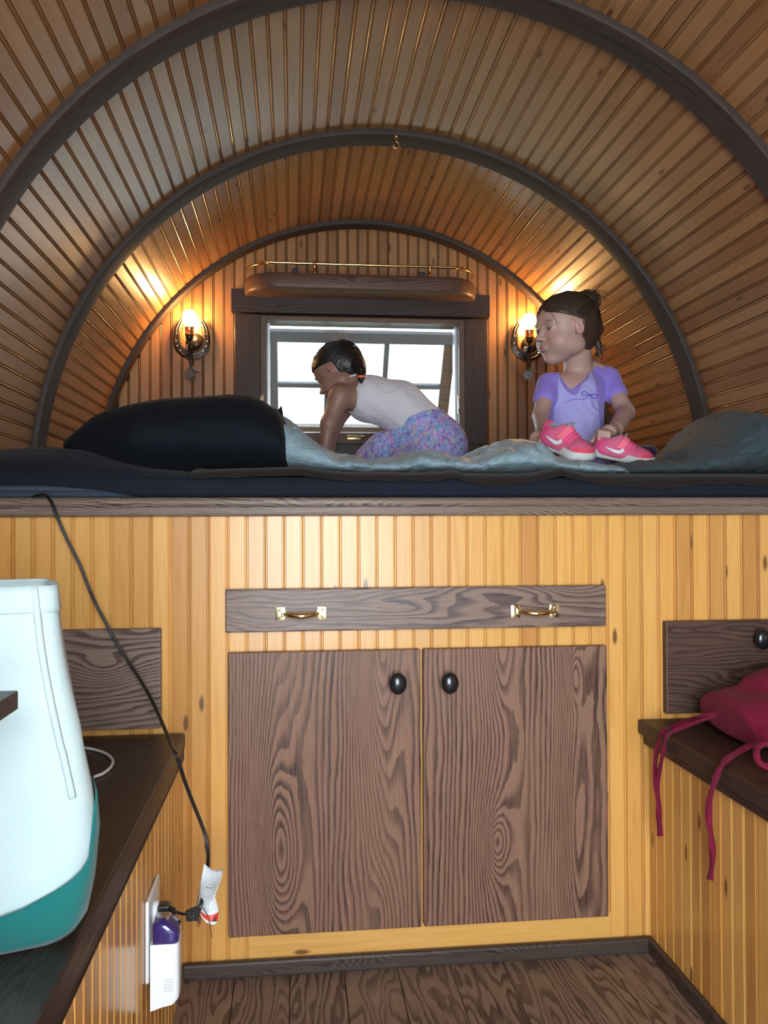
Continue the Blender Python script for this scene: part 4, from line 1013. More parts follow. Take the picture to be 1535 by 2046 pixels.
me = meshpy('warning_tag', v, f); ul = me.uv_layers.new(name='uv')
for lp in me.loops: ul.data[lp.index].uv = uvs[lp.vertex_index]
o = link('warning_tag', me, TAG, cd_, True); o['label'] = 'white paper tag with red band and tiny print'; md = o.modifiers.new('t', 'SOLIDIFY'); md.thickness = .0006
BTAG, nt, b_ = nodes('black_printed_label'); n_ = N(nt); tc = n_.new('ShaderNodeTexCoord')
n_.lk(n_.ramp(n_.noise(n_.vmath('MULTIPLY', tc.outputs['Object'], (500, 500, 900)), 1., 2).outputs[0], [(.56, (.012, .012, .013)), (.66, (.30, .32, .33))]), b_.inputs['Base Color']); b_.inputs['Roughness'].default_value = .4
vv = [at(*p) for p in [(372, 1816, 1.245), (395, 1806, 1.262), (404, 1812, 1.275), (396, 1836, 1.268), (372, 1838, 1.248)]]
bmx = MB(); A = [bmx.bm.verts.new(p+Vector((0, -.006, 0))) for p in vv]; B = [bmx.bm.verts.new(p+Vector((0, -.0045, 0))) for p in vv]; k = len(A)
for i in range(k): bmx.bm.faces.new((A[i], A[(i+1) % k], B[(i+1) % k], B[i]))
bmx.bm.faces.new(A[::-1]); bmx.bm.faces.new(B); o = bmx.build('black_label', BTAG, cd_); o['label'] = 'flat black label with grey print'
MB().tube(catmull([at(404, 1812, 1.29), at(415, 1830, 1.29), at(420, 1850, 1.288), at(423, 1874, 1.286)], 5), .0007, 6).build('twist_tie', simple('brown_tie', (.10, .04, .02), .6), cd_, True)
# outlet plate on the bench side
XS = XL
p0 = atX(289, 1796, XS); p1 = atX(312, 1757, XS); yA, yB_ = p0.y, p1.y; zT = (p0.z+p1.z)/2+.002; zB = zT-.114
plate = empty('outlet_plate', (XS+.0003, (yA+yB_)/2, (zT+zB)/2)); tag(plate, 'white electrical outlet plate on the side of the left bench', 'outlet')
hy = (yB_-yA)/2
MB().box(0, .0055, -hy, hy, -.057, .057, .0035, seg=3).build('cover_plate', WHITEP, plate, True, auto=60)
for z in (.020, -.020): MB().lathe([(.0165, 0), (.0165, .0070), (.015, .0085), (.0008, .0088)], Matrix.Translation((.0030, 0, z)) @ Matrix.Rotation(PI/2, 4, 'Y'), 24).build('receptacle', WHITEP, plate, True)
# moulded plug end belongs to the cord
pc_ = Vector((XS+.0095, (yA+yB_)/2, (zT+zB)/2+.020))
mb = MB(); mb.box(pc_.x, pc_.x+.018, pc_.y-.011, pc_.y+.011, pc_.z-.013, pc_.z+.013, .003)
tip = pts[-1]
for i in range(9):
    t = i/8; c = Vector((pc_.x+.018, pc_.y, pc_.z)).lerp(tip, t*.92); mb.box(c.x-.0011, c.x+.0011, c.y-.0075+.003*t, c.y+.0075-.003*t, c.z-.0075+.003*t, c.z+.0075-.003*t, .001, seg=1)
mb.tube([Vector((pc_.x+.016, pc_.y, pc_.z)), Vector((pc_.x+.018, pc_.y, pc_.z)).lerp(tip, .5), tip], [.005, .0042, .003], 10)
mb.build('plug', CORD, cd_, True, auto=40)
# slim plug-in night light / repeller in the lower socket
LENS = simple('violet_lens', (.035, .025, .16), .15, coat=1)
X0_ = XS+.0140; dv = empty('plug_in_night_light', (X0_, (yA+yB_)/2-.050, (zT+zB)/2-.036)); tag(dv, 'slim white plug-in night light with a violet top in the outlet', 'night light')
P = [at(304, 1838, dv.location.y), at(360, 1838, dv.location.y), at(304, 2008, dv.location.y)]
wx = (P[1].x-P[0].x); x0 = P[0].x-dv.location.x; zt_ = P[0].z-dv.location.z; zb_ = P[2].z-dv.location.z
def dvrow(z, a, b): return [Vector((a, -.0165, z)), Vector((b-.006, -.0165, z)), Vector((b-.002, -.0145, z)), Vector((b, -.010, z)), Vector((b, .020, z)), Vector((b-.003, .024, z)), Vector((a, .024, z))]
rows = []; H_ = zt_-zb_; zsp = zt_-.027
for z in np.linspace(zb_, zsp, 14):
    u = (z-zb_)/H_; cut = .016*max(0, 1-u/.13)**1.6; rows.append([p if p.x < x0+wx-.012 else p-Vector((cut, 0, 0)) for p in dvrow(z+.012*0, x0, x0+wx)])
for r in rows[:1]:
    for p in r: p.z += .012*max(0, (p.x-x0)/wx)
body = link('housing', grid_mesh('housing', rows), WHITEP, dv); body.data.set_sharp_from_angle(angle=math.radians(50))
rows = []
for z in np.linspace(zsp+.0002, zt_, 9):
    u = (z-zsp)/(zt_-zsp); cut = .018*max(0, u-.45)**1.5*2; rows.append([p+Vector((.001 if p.x < x0+.002 else -.0006, .0008 if p.y < 0 else -.0008, 0))-(Vector((cut, 0, 0)) if p.x > x0+wx-.012 else Vector()) for p in dvrow(z, x0+.004, x0+wx)])
lens = link('lens', grid_mesh('lens', rows), LENS, dv); lens['label'] = 'translucent violet top'
mb = MB()
for i in range(6): mb.box(x0+.018, x0+.031, -.0170, -.0163, zb_+.026+i*.0032, zb_+.0268+i*.0032)
mb.build('vent', simple('vent_grey', (.45, .52, .55), .6), dv)
MB().box(-.0045, x0+.004, .035, .065, -.012, .020, .003).build('prong_block', WHITEP, dv)
MB().box(x0+.001, x0+.012, .010, .062, -.012, .020, .003).build('back_block', WHITEP, dv)

# ------------------------------------------------------------------ counter corner at the left edge
cc = at(37, 1379, .72); ct = empty('folding_table', (cc.x-.25, .40, 0)); tag(ct, 'dark wooden table corner poking in at the left edge over the tote', 'table')
o = MB().box(0, .70, 0, .35, 0, .0155, .0015).build('table_top', OAK_TOP, ct); basis(o, (cc.x-ct.location.x, cc.y-.70-ct.location.y, cc.z-.0155), (0, 1, 0), (0, 0, 1))
for y in (.08, .60): MB().box(-.06, -.03, cc.y-.70+y-ct.location.y-.015, cc.y-.70+y-ct.location.y+.015, .457, cc.z-.016, .002).build('leg', OAK_TOP, ct)

# ------------------------------------------------------------------ maroon cushion on the right bench
MAR = cloth('maroon_ribbed_cotton', (.205, .010, .040), (.150, .007, .030), rough=.85, weave=900, bumpk=.6, sheen=.04, scale=40)
ZB_ = .4565; cy = 1.49; cl0 = at(1391, 1420, cy)
F = Field((.52, 1.20, ZB_-.01), (.892, 1.585, .62), .004)
cx = cl0.x+.19
F.ell((cx, 1.44, ZB_+.046), (.185, .135, .040), .02); F.ell((cx+.04, 1.47, ZB_+.085), (.14, .095, .040), .03); F.ell((cx-.10, 1.40, ZB_+.030), (.085, .10, .028), .03); F.ell((cl0.x+.06, 1.48, cl0.z+.004), (.058, .06, .028), .025)
F.half((0, 0, ZB_+.001), (0, 0, -1), .006)
cm = F.mesh('cushion', 2); V = verts_of(cm)
for i, p in enumerate(V): V[i] += np.array([0, 0, .004*nz(p, 16, 1)+.003*ridge(p, 14, 20, 10, 2)])*(1 if p[2] > ZB_+.01 else 0)
cm.vertices.foreach_set('co', V.ravel()); cm.update()
cu = link('seat_cushion', cm, MAR); tag(cu, 'maroon quilted seat cushion with long ties on the right bench', 'cushion')
def ribbon(pts, w_, name='tie'):
    P = catmull(pts, 7); rows = []; n = len(P)
    for i, p in enumerate(P):
        t = (P[min(i+1, n-1)]-P[max(i-1, 0)]).normalized(); tw = .5*math.sin(i*.33)+.35*math.sin(i*.13+1)
        view = (p-CAM).normalized(); s = t.cross(view).normalized(); d = s*math.cos(tw)+view*math.sin(tw)
        hw_ = w_/2*(1+.12*math.sin(i*.5)); q = t.cross(d).normalized()*.0007
        rows.append([p-d*hw_-q, p-d*hw_*.3-q*1.5, p+d*hw_*.3-q*.8, p+d*hw_-q, p+d*hw_+q, p-d*hw_+q])
    return link(name, grid_mesh(name, rows), MAR, cu)
ox = .432-.006
def fr(px, py, dx=0): return atX(px, py, ox+dx)
r1 = [at(1432, 1428, 1.44), at(1405, 1431, 1.45), at(1375, 1440, 1.50), atZ(1345, 1452, ZB_+.006), atZ(1325, 1462, ZB_+.007), fr(1316, 1480, -.002), fr(1311, 1510), fr(1309, 1540, .006), fr(1312, 1575, .008), fr(1316, 1610, .008), fr(1316, 1640, .008), fr(1318, 1671, .008)]
r2 = [at(1432, 1430, 1.435), at(1400, 1440, 1.45), at(1372, 1450, 1.47), atZ(1345, 1461, ZB_+.005), atZ(1333, 1470, ZB_+.006), fr(1328, 1485, -.002), fr(1325, 1505), fr(1320, 1530, .004), fr(1316, 1552, .010), fr(1315, 1590, .011), fr(1319, 1630, .011), fr(1321, 1670, .011)]
ribbon(r1, .0085); ribbon(r2, .0080)
r3 = [at(1545, 1478, 1.28), at(1520, 1482, 1.30), at(1495, 1492, 1.33), atZ(1470, 1506, ZB_+.010), atZ(1450, 1519, ZB_+.007), fr(1438, 1536, -.003), fr(1428, 1562), fr(1418, 1600, .006), fr(1417, 1640, .008), fr(1423, 1680, .008), fr(1424, 1720, .008), fr(1419, 1758, .008)]
ribbon(r3, .0100)
r4 = [at(1545, 1490, 1.25), at(1525, 1488, 1.25), at(1512, 1500, 1.24), at(1518, 1524, 1.23), at(1545, 1536, 1.22)]
ribbon(r4, .0100)

# scrap on the floor
FOIL = simple('crumpled_foil', (.55, .60, .68), .25, .8)
c = atZ(515, 1936, .005); bm = bmesh.new(); bmesh.ops.create_icosphere(bm, subdivisions=3, radius=.0055)
for v_ in bm.verts: v_.co *= 1+.5*nz(v_.co, 380, 3); v_.co.x *= 1.7; v_.co.z *= .7
me = bpy.data.meshes.new('wrapper'); bm.to_mesh(me); bm.free(); o = link('candy_wrapper', me, FOIL, None, False, (c.x, c.y, .0042)); tag(o, 'tiny crumpled silver scrap on the floor by the cabinet', 'wrapper')
# ------------------------------------------------------------------ people
def hframe(c, f, upv=(0, 0, 1), s=1.0, roll=0):
    y = Vector(f).normalized(); x = y.cross(Vector(upv)).normalized(); z = x.cross(y)
    M = Matrix(((x.x, y.x, z.x, c[0]), (x.y, y.y, z.y, c[1]), (x.z, y.z, z.z, c[2]), (0, 0, 0, 1)))
    return M @ Matrix.Rotation(roll, 4, 'Y') @ Matrix.Scale(s, 4)
def local_fn(F, M, fn, c, r, k, op):
    """fn works in the local frame of M and returns metres in that frame"""
    Mi = np.array(M.inverted()); sc = M.to_scale()[0]
    def g(X, Y, Z):
        x = Mi[0, 0]*X+Mi[0, 1]*Y+Mi[0, 2]*Z+Mi[0, 3]; y = Mi[1, 0]*X+Mi[1, 1]*Y+Mi[1, 2]*Z+Mi[1, 3]; z = Mi[2, 0]*X+Mi[2, 1]*Y+Mi[2, 2]*Z+Mi[2, 3]
        return fn(x, y, z)*sc
    cc = np.array(M @ Vector(c)); r = r*sc
    return F.put(g, cc-r, cc+r, k, op)
def skull(F, M, g=0.):
    F.ell((0, -.006, .022), (.0680+g, .0760+g, .0690+g), .01, M=M); F.ell((0, .022, -.008), (.058+g, .048+g, .058+g), .02, M=M); F.ell((0, .034, .026), (.050+g, .036+g, .034+g), .02, M=M)
def head(F, M):
    E_ = lambda c, r, k=.01, op='add', R=None: F.ell(c, r, k, R, op, M)
    skull(F, M); E_((0, .030, -.040), (.046, .040, .045), .03)
    for s in (-1, 1):
        E_((s*.031, .044, -.036), (.023, .024, .021), .020); E_((s*.044, .005, -.048), (.018, .028, .020), .02)
    E_((0, .052, -.076), (.017, .017, .013), .020)
    for s in (-1, 1): E_((s*.0270, .0830, .0020), (.0150, .0110, .0085), .014, 'sub')
    for s in (-1, 1):
        E_((s*.0270, .0610, .0000), (.0142, .0128, .0118), .005)
        E_((s*.0270, .0780, -.0012), (.0105, .0105, .0038), .0022, 'sub')
        E_((s*.0270, .0700, .0150), (.0150, .0060, .0030), .008)
    F.cap((0, .0690, .004), (0, .0845, -.021), .0048, .0066, .010, M=M); E_((0, .0872, -.0220), (.0078, .0072, .0066), .006)
    for s in (-1, 1): E_((s*.0085, .0800, -.0255), (.0058, .0070, .0052), .005); E_((s*.0048, .0845, -.0295), (.0026, .0034, .0022), .0016, 'sub')
    E_((0, .0705, -.0465), (.0170, .0090, .0085), .010)
    E_((-.0050, .0785, -.0455), (.0085, .0048, .0032), .004); E_((.0050, .0785, -.0455), (.0085, .0048, .0032), .004); E_((0, .0765, -.0535), (.0130, .0055, .0040), .004)
    E_((0, .0830, -.0493), (.0185, .0055, .0011), .0014, 'sub')
    E_((0, .0740, -.0605), (.012, .006, .003), .006, 'sub')
    for s in (-1, 1):
        R = Matrix.Rotation(s*math.radians(13), 3, 'Z') @ Matrix.Rotation(math.radians(-12), 3, 'X')
        E_((s*.0690, .006, -.004), (.0050, .0125, .0205), .004, 'add', R); E_((s*.0745, .0075, -.001), (.0042, .0080, .0135), .0025, 'sub', R); E_((s*.0705, .0085, -.005), (.0030, .0028, .008), .002, 'add', R); E_((s*.0690, .0105, -.018), (.0040, .0055, .0060), .003, 'add', R)
def facepaint(V, M, skin, lip, brow):
    Mi = np.array(M.inverted()); L = V @ Mi[:3, :3].T+Mi[:3, 3]; x, y, z = L.T
    c = np.tile(skin, (len(V), 1)).astype(float)
    near = (np.abs(x) < .09) & (np.abs(y) < .11) & (z > -.10) & (z < .11)
    def mixc(m, col):
        m = np.where(near, np.clip(m, 0, 1), 0)[:, None]; c[:] = c*(1-m)+np.array(col)*m
    f = (y > .03)
    for s in (-1, 1):
        mixc(.35*np.exp(-(((x-s*.036)/.018)**2+((z+.032)/.016)**2))*f, (.62, .24, .20))
        bz = .0180-(np.abs(x)-.026)**2*9
        mixc(.45*np.clip(1-np.abs(z-bz)/.0024, 0, 1)*(np.abs(np.abs(x)-.027) < .0145)*f, brow)
        mixc(.30*np.exp(-(((x-s*.027)/.016)**2+((z-.004)/.008)**2))*f, (.32, .17, .15))  # eye sockets darkened, shade put into the skin colour
        mixc(.85*np.clip(1-np.abs(z-(.0022-(np.abs(x)-.027)**2*10))/.0011, 0, 1)*(np.abs(np.abs(x)-.027) < .0112)*f, (.05, .03, .025))
    d = (x/.0165)**2+((z+.0495)/.0075)**2
    mixc(1.2*(1-d)*f*(y > .06), lip); mixc(.7*np.clip(1-np.abs(z+.0493+(x**2)*4)/.0009, 0, 1)*(np.abs(x) < .0165)*f, (.16, .05, .05))  # lips, then a dark line painting the shade of the mouth crease
    mixc(.4*np.exp(-(((np.abs(x)-.0048)/.003)**2+((z+.031)/.0022)**2))*f*(y > .075), (.18, .07, .06))
    mixc(.25*((np.abs(x) > .064) & (np.abs(y-.006) < .016) & (np.abs(z+.004) < .03)), (.62, .25, .20))
    return c
EYEM, nt, b_ = nodes('eyeball'); n_ = N(nt); tc = n_.new('ShaderNodeTexCoord'); sp = n_.new('ShaderNodeSeparateXYZ'); n_.lk(tc.outputs['Object'], sp.inputs[0])
rr_ = n_.math('SQRT', n_.math('ADD', n_.math('POWER', sp.outputs[0], 2.), n_.math('POWER', sp.outputs[2], 2.)))
n_.lk(n_.ramp(n_.math('MULTIPLY', rr_, 100.), [(.22, (.01, .01, .012)), (.27, (.05, .05, .06)), (.50, (.08, .10, .13)), (.58, (.70, .68, .66))]), b_.inputs['Base Color']); b_.inputs['Roughness'].default_value = .12
def eyes(M, parent, look=(0, 0)):
    for s in (-1, 1):
        o = MB().ball((0, 0, 0), .0114, u=24, v=16).build('eye', EYEM, parent, True)
        o.matrix_basis = M @ Matrix.Translation((s*.0270, .0610, 0)) @ Matrix.Rotation(look[0], 4, 'Z') @ Matrix.Rotation(look[1], 4, 'X')
def hair_cut(x, y, z):
    a = (y-.072)*.33-(z-.041-14*np.clip(.03-np.abs(x), 0, 1)**2)*.94
    b = np.maximum(np.maximum(y+.008, -.080-z), 0*x-1)
    return np.minimum(a, b)
def hair_strands(mb, M, n, target, rnd, r0=.0007, off=1.0, low=-.07, jit=.0):
    """strands combed over the skull from the hairline to the gathering point"""
    for i in range(n):
        side = -1 if i % 2 else 1
        t = rnd.random()
        th = rnd.uniform(-.1, 1.25)         # around the hairline, forehead to nape
        if th < .55: p0 = Vector((side*(.004+.058*(th+.1)/.65), .076-.045*((th+.1)/.65)**2, .056-.030*((th+.1)/.65)**1.2))
        elif th < .8: p0 = Vector((side*.068, .018-.15*(th-.55), .026-.02*(th-.55)))
        else: p0 = Vector((side*(.066-.11*(th-.8)), -.028-.09*(th-.8), -.02-.12*(th-.8)))
        pts = []; c = Vector((0, -.012, .020)); T = Vector(target)
        for k in range(9):
            u = k/8; q = (p0-c).normalized().lerp((T-c).normalized(), u).normalized(); q += Vector((rnd.gauss(0, jit), rnd.gauss(0, jit), rnd.gauss(0, jit)))
            rad = 1/math.sqrt((q.x/.0740)**2+(q.y/.0925 if q.y > 0 else q.y/.0830)**2+(q.z/.0765)**2)
            pts.append(M @ (c+q*rad*(off+.012*rnd.random()*math.sin(PI*u))))
        mb.tube(pts, [r0*.5]+[r0]*7+[r0*.6], 4, False)
SKIN = vcol('child_skin', .5, .12)
HAIRB = simple('brown_hair', (.050, .030, .020), .42, spec=.4); HAIRK = simple('black_hair', (.016, .013, .013), .42, spec=.4); HAIRF = simple('backlit_fine_hair', (.30, .26, .24), .5)  # flyaway hair is pale: window backlight put into its colour
FABR = vcol('printed_cotton', .85, 0, .2, bumpk=.4)

# ---- girl with the shoes -------------------------------------------------------------
GS = .985
hc = at(1132, 657, 2.10)
az = math.radians(76); Mg = hframe(hc, (-math.sin(az), -math.cos(az), -.11), s=GS, roll=math.radians(-3))
sl, sr = at(1096, 768, 2.115), at(1216, 758, 2.155)
H = .0021
bone = dict(nb=at(1155, 742, 2.150), chest=at(1149, 795, 2.130), waist=at(1148, 852, 2.125), pel=at(1150, 900, 2.125))
elL, wrL = at(1081, 832, 2.050), at(1084, 864, 1.955); elR, wrR = at(1250, 824, 2.085), at(1231, 857, 1.960)
kL, kR = at(1105, 928, 1.985), at(1192, 928, 1.995); fL, fR = at(1120, 948, 2.17), at(1185, 948, 2.18)
girl = empty('person', (bone['pel'].x, bone['pel'].y, ZM)); tag(girl, 'small girl in a purple shirt kneeling on the bed, holding pink shoes', 'person')
GI = girl.matrix_basis.inverted()
def torso(F, g=0.):
    F.ell(bone['chest'], (.073+g, .050+g, .062+g), .02); F.ell(bone['waist'], (.071+g, .052+g, .060+g), .04); F.ell(bone['pel'], (.078+g, .060+g, .050+g), .03)
    F.cap(sl+Vector((.012, 0, -.004)), sr+Vector((-.012, 0, -.004)), .024+g, .024+g, .03); F.cap(at(1172, 742, 2.155), sr, .022+g, .022+g, .02)
F = Field((hc.x-.19, 1.86, ZM-.02), (hc.x+.20, 2.25, hc.z+.115), H)
torso(F)
head(F, Mg)
F.cap(Mg @ Vector((0, -.030, -.040)), bone['nb']+Vector((0, 0, -.012)), .034, .038, .016); F.cap(at(1182, 733, 2.155), sr, .020, .022, .02)
F.chain([sl, elL, wrL], [.0240, .0205, .0155], .009); F.chain([sr, elR, wrR], [.0240, .0235, .0185], .009)
F.chain([bone['pel']+Vector((-.035, 0, -.01)), kL, fL], [.046, .033, .020], .012); F.chain([bone['pel']+Vector((.035, 0, -.01)), kR, fR], [.046, .033, .020], .012)
# hand on the heel of the left shoe
pa = at(1075, 876, 1.905)
F.cap(wrL, pa, .0145, .0165, .008); F.ell(pa, (.0155, .0165, .0175), .008)
for i in range(4):
    a0 = at(1064+i*4.4, 880-i*.6, 1.897-i*.004); a1 = at(1061+i*4.9, 891+i*1.2, 1.876-i*.006); a2 = at(1069+i*3.8, 901+i*.2, 1.868-i*.004)
    F.chain([a0, a1, a2], [.0064, .0058, .0046-.0002*abs(i-1)], .0016)
F.chain([at(1086, 867, 1.895), at(1093, 874, 1.868), at(1091, 884, 1.852)], [.0068, .0062, .0050], .002)
# hand reaching over the right shoe
pb = at(1217, 862, 1.915)
F.cap(wrR, pb, .0145, .0165, .008); F.ell(pb, (.0180, .0165, .0135), .008)
for i in range(4):
    a0 = at(1209+i*4.5, 861+i*1.6, 1.903-i*.004); a1 = at(1198+i*6.2, 863+i*1.0, 1.880-i*.002); a2 = at(1197+i*6.2, 877+i*1.4, 1.872)
    F.chain([a0, a1, a2], [.0064, .0060, .0047], .0016)
F.chain([at(1211, 861, 1.920), at(1193, 868, 1.908), at(1183, 882, 1.892)], [.0070, .0062, .0050], .002)
bmesh_ = F.mesh('body', 1); V = verts_of(bmesh_)
paint(bmesh_, facepaint(V, Mg, (.46, .30, .255), (.38, .14, .14), (.17, .10, .07)))
bo = link('body', bmesh_, SKIN, girl); bo.matrix_basis = GI
eyes(GI @ Mg, girl, (math.radians(10), math.radians(-14)))
# hair
F = Field(hc-Vector((.14, .14, .13)), hc+Vector((.14, .14, .13)), .0021)
skull(F, Mg, .0038); F.ell((0, -.038, -.008), (.058, .048, .060), .02, M=Mg)
local_fn(F, Mg, hair_cut, (0, 0, 0), .14, .004, 'int')
for s in (-1, 1): F.ell((s*.074, .008, -.006), (.014, .0135, .020), .004, op='sub', M=Mg)
F.ell((0, -.070, .068), (.030, .027, .028), .006, M=Mg); F.ell((.006, -.082, .076), (.018, .018, .016), .006, M=Mg)
F.chain([(0, -.086, .030), (0, -.090, -.004), (0, -.078, -.034)], [.020, .019, .012], .012, M=Mg)
F.chain([(-.012, -.082, -.025), (-.015, -.086, -.052), (-.014, -.085, -.078)], [.010, .007, .003], .005, M=Mg)
hm = F.mesh('hair', 2); V = verts_of(hm); Mi = Mg.inverted()
for i, p in enumerate(V):
    q = Mi @ Vector(p); d = (q-Vector((0, -.012, .02))).normalized(); V[i] += np.array((Mg.to_3x3() @ d)*.0013*nz((q.x*3.5, q.y*.6, q.z*2.6), 120, 1))
hm.vertices.foreach_set('co', V.ravel()); hm.update()
ho = link('hair', hm, HAIRB, girl); ho.matrix_basis = GI
rnd = random.Random(4); mb = MB(); hair_strands(mb, Mg, 260, (0, -.070, .062), rnd)
for i in range(70):                                  # messy bun loops and flyaways
    c = Vector((0, -.073, .069)); d = Vector((rnd.gauss(0, 1), rnd.gauss(0, 1), rnd.gauss(0, 1))).normalized(); e2 = d.cross(Vector((rnd.gauss(0, 1), rnd.gauss(0, 1), rnd.gauss(0, 1)))).normalized()
    rr2 = rnd.uniform(.026, .034); mb.tube([Mg @ (c+(d*math.cos(t)+e2*math.sin(t))*rr2) for t in np.linspace(0, rnd.uniform(1.6, 3.6), 10)], .0008, 4, False)
for i in range(26):
    a = Vector((rnd.gauss(0, .008), -.084, .084+rnd.gauss(0, .008))); d = Vector((rnd.gauss(0, .5), -1.3-rnd.random(), .45+rnd.gauss(0, .5))).normalized(); L = rnd.uniform(.015, .050)
    mb.tube(catmull([Mg @ a, Mg @ (a+d*L*.5+Vector((0, 0, .004))), Mg @ (a+d*L+Vector((0, -.002, -.012*rnd.random())))], 4), .00045, 4, False)
for i in range(26):
    a = Vector((-.010+rnd.gauss(0, .008), -.086+rnd.gauss(0, .005), -.040)); L = rnd.uniform(.02, .055)
    mb.tube(catmull([Mg @ a, Mg @ (a+Vector((rnd.gauss(0, .004), -.004, -L*.5))), Mg @ (a+Vector((rnd.gauss(0, .006), rnd.gauss(0, .008), -L)))], 4), .0007, 4, False)
mb.tube(catmull([Mg @ Vector(p) for p in ((-.030, .066, .046), (-.040, .066, .034), (-.046, .062, .018), (-.049, .057, .006))], 5), .0006, 4, False)
for i in range(5):
    x = -.060-rnd.random()*.006; mb.tube(catmull([Mg @ Vector(p) for p in ((x+.004, .022+rnd.random()*.01, .020), (x-.004, .014, .004), (x-.003, .010+rnd.random()*.008, -.012-.012*rnd.random()))], 4), .00045, 4, False)
so = mb.build('hair_strands', HAIRB, girl, True); so.matrix_basis = GI
# shirt
F = Field((hc.x-.16, 2.00, bone['pel'].z-.06), (hc.x+.17, 2.26, bone['nb'].z+.05), .0022)
torso(F, .0065)
seL, seR = sl.lerp(elL, .46), sr.lerp(elR, .46)
F.cap(sl, seL, .0300, .0300, .010); F.cap(sr, seR, .0300, .0300, .010)
dL = (elL-seL).normalized(); dR = (elR-seR).normalized()
F.cap(seL+dL*.052, seL+dL*.10, .038, .05, .002, 'sub'); F.cap(seR+dR*.052, seR+dR*.10, .038, .05, .002, 'sub')
nk = at(1150, 728, 2.125); F.cap(nk+Vector((0, .01, .02)), at(1146, 742, 2.100), .040, .037, .003, 'sub'); F.cap(at(1146, 742, 2.07), at(1149, 784, 2.05), .034, .019, .008, 'sub')
F.half((0, 0, bone['pel'].z-.030), (0, 0, -1), .002)
sm_ = F.mesh('shirt', 2); V = verts_of(sm_)
for i, p in enumerate(V):
    V[i][1] += .0022*ridge((p[0]+p[2]*.6, 0, p[2]), 24, 1, 17, 3)+.0014*nz(p, 45, 2)
sm_.vertices.foreach_set('co', V.ravel()); sm_.update()
xr_ = V[:, 0]-bone['chest'].x; c = np.tile([.255, .185, .640], (len(V), 1))
xr_ = xr_+.010
pan = np.clip((.055-.10*(V[:, 2]-bone['chest'].z)-np.abs(xr_))/.003, 0, 1); c = c*(1-pan[:, None])+np.array([.375, .355, .720])*pan[:, None]
seam = np.exp(-((.055-.10*(V[:, 2]-bone['chest'].z)-np.abs(xr_))/.0014)**2)*.5; c = c*(1-seam[:, None])+np.array([.20, .14, .50])*seam[:, None]
def dcap(V, a, b, ra, rb):
    A = np.array(a); d = np.array(b)-A; t = np.clip((V-A) @ d/(d @ d), 0, 1); return np.linalg.norm(V-A-t[:, None]*d, axis=1)-(ra+(rb-ra)*t)
nd = np.minimum(dcap(V, nk+Vector((0, .01, .02)), at(1146, 742, 2.100), .040, .037), dcap(V, at(1146, 742, 2.07), at(1149, 784, 2.05), .034, .019))
tr_ = np.clip((.0062-nd)/.0012, 0, 1)*.9; c = c*(1-tr_[:, None])+np.array([.235, .150, .56])*tr_[:, None]
paint(sm_, c); so = link('shirt', sm_, FABR, girl); so.matrix_basis = GI; so['label'] = 'purple short sleeved shirt with a lighter front panel'
RIB = simple('violet_ribbon', (.16, .10, .52), .5)
fy = lambda px, py: at(px, py, 2.068)
def onshirt(px, py):
    o_ = CAM; d = ray(px, py).normalized(); best = None
    hit, loc, nrm, idx = shirt_bvh.ray_cast(o_, d); return (loc-d*.0012) if hit is not None and loc is not None and False else None
from mathutils.bvhtree import BVHTree
bv = BVHTree.FromPolygons([tuple(v.co) for v in sm_.vertices], [tuple(p.vertices) for p in sm_.polygons])
def onm(px, py, off=.0012):
    d = ray(px, py).normalized(); loc, nrm, idx, dist = bv.ray_cast(CAM, d)
    return (loc-d*off) if loc is not None else at(px, py, 2.07)
mb = MB()
mb.tube(catmull([onm(*p) for p in ((1179, 789), (1170, 783), (1163, 784), (1166, 790), (1179, 789))], 6), .0013, 6); mb.tube(catmull([onm(*p) for p in ((1180, 789), (1190, 788), (1194, 793), (1188, 796), (1180, 789))], 6), .0013, 6)
mb.tube(catmull([onm(*p) for p in ((1179, 790), (1168, 797), (1150, 798), (1138, 800), (1131, 806))], 6), .0009, 6); mb.tube(catmull([onm(*p) for p in ((1181, 790), (1183, 802), (1186, 812), (1196, 820), (1199, 826))], 6), .0009, 6)
mb.ball(onm(1180, 789.5, .002), .0026, u=10, v=8)
o = mb.build('bow', RIB, girl, True); o.matrix_basis = GI; o['label'] = 'violet ribbon bow'
# trousers
F = Field((hc.x-.16, 1.93, ZM-.015), (hc.x+.17, 2.25, bone['pel'].z+.05), .003)
F.ell(bone['pel'], (.086, .067, .052), .02)
F.chain([bone['pel']+Vector((-.035, 0, -.01)), kL, fL], [.051, .038, .026], .010); F.chain([bone['pel']+Vector((.035, 0, -.01)), kR, fR], [.051, .038, .026], .010)
F.half((0, 0, bone['pel'].z+.005), (0, 0, 1), .002)
LAV = cloth('lavender_cotton', (.34, .25, .50), wr=.3, wrs=24); o = link('trousers', F.mesh('trousers', 2), LAV, girl); o.matrix_basis = GI

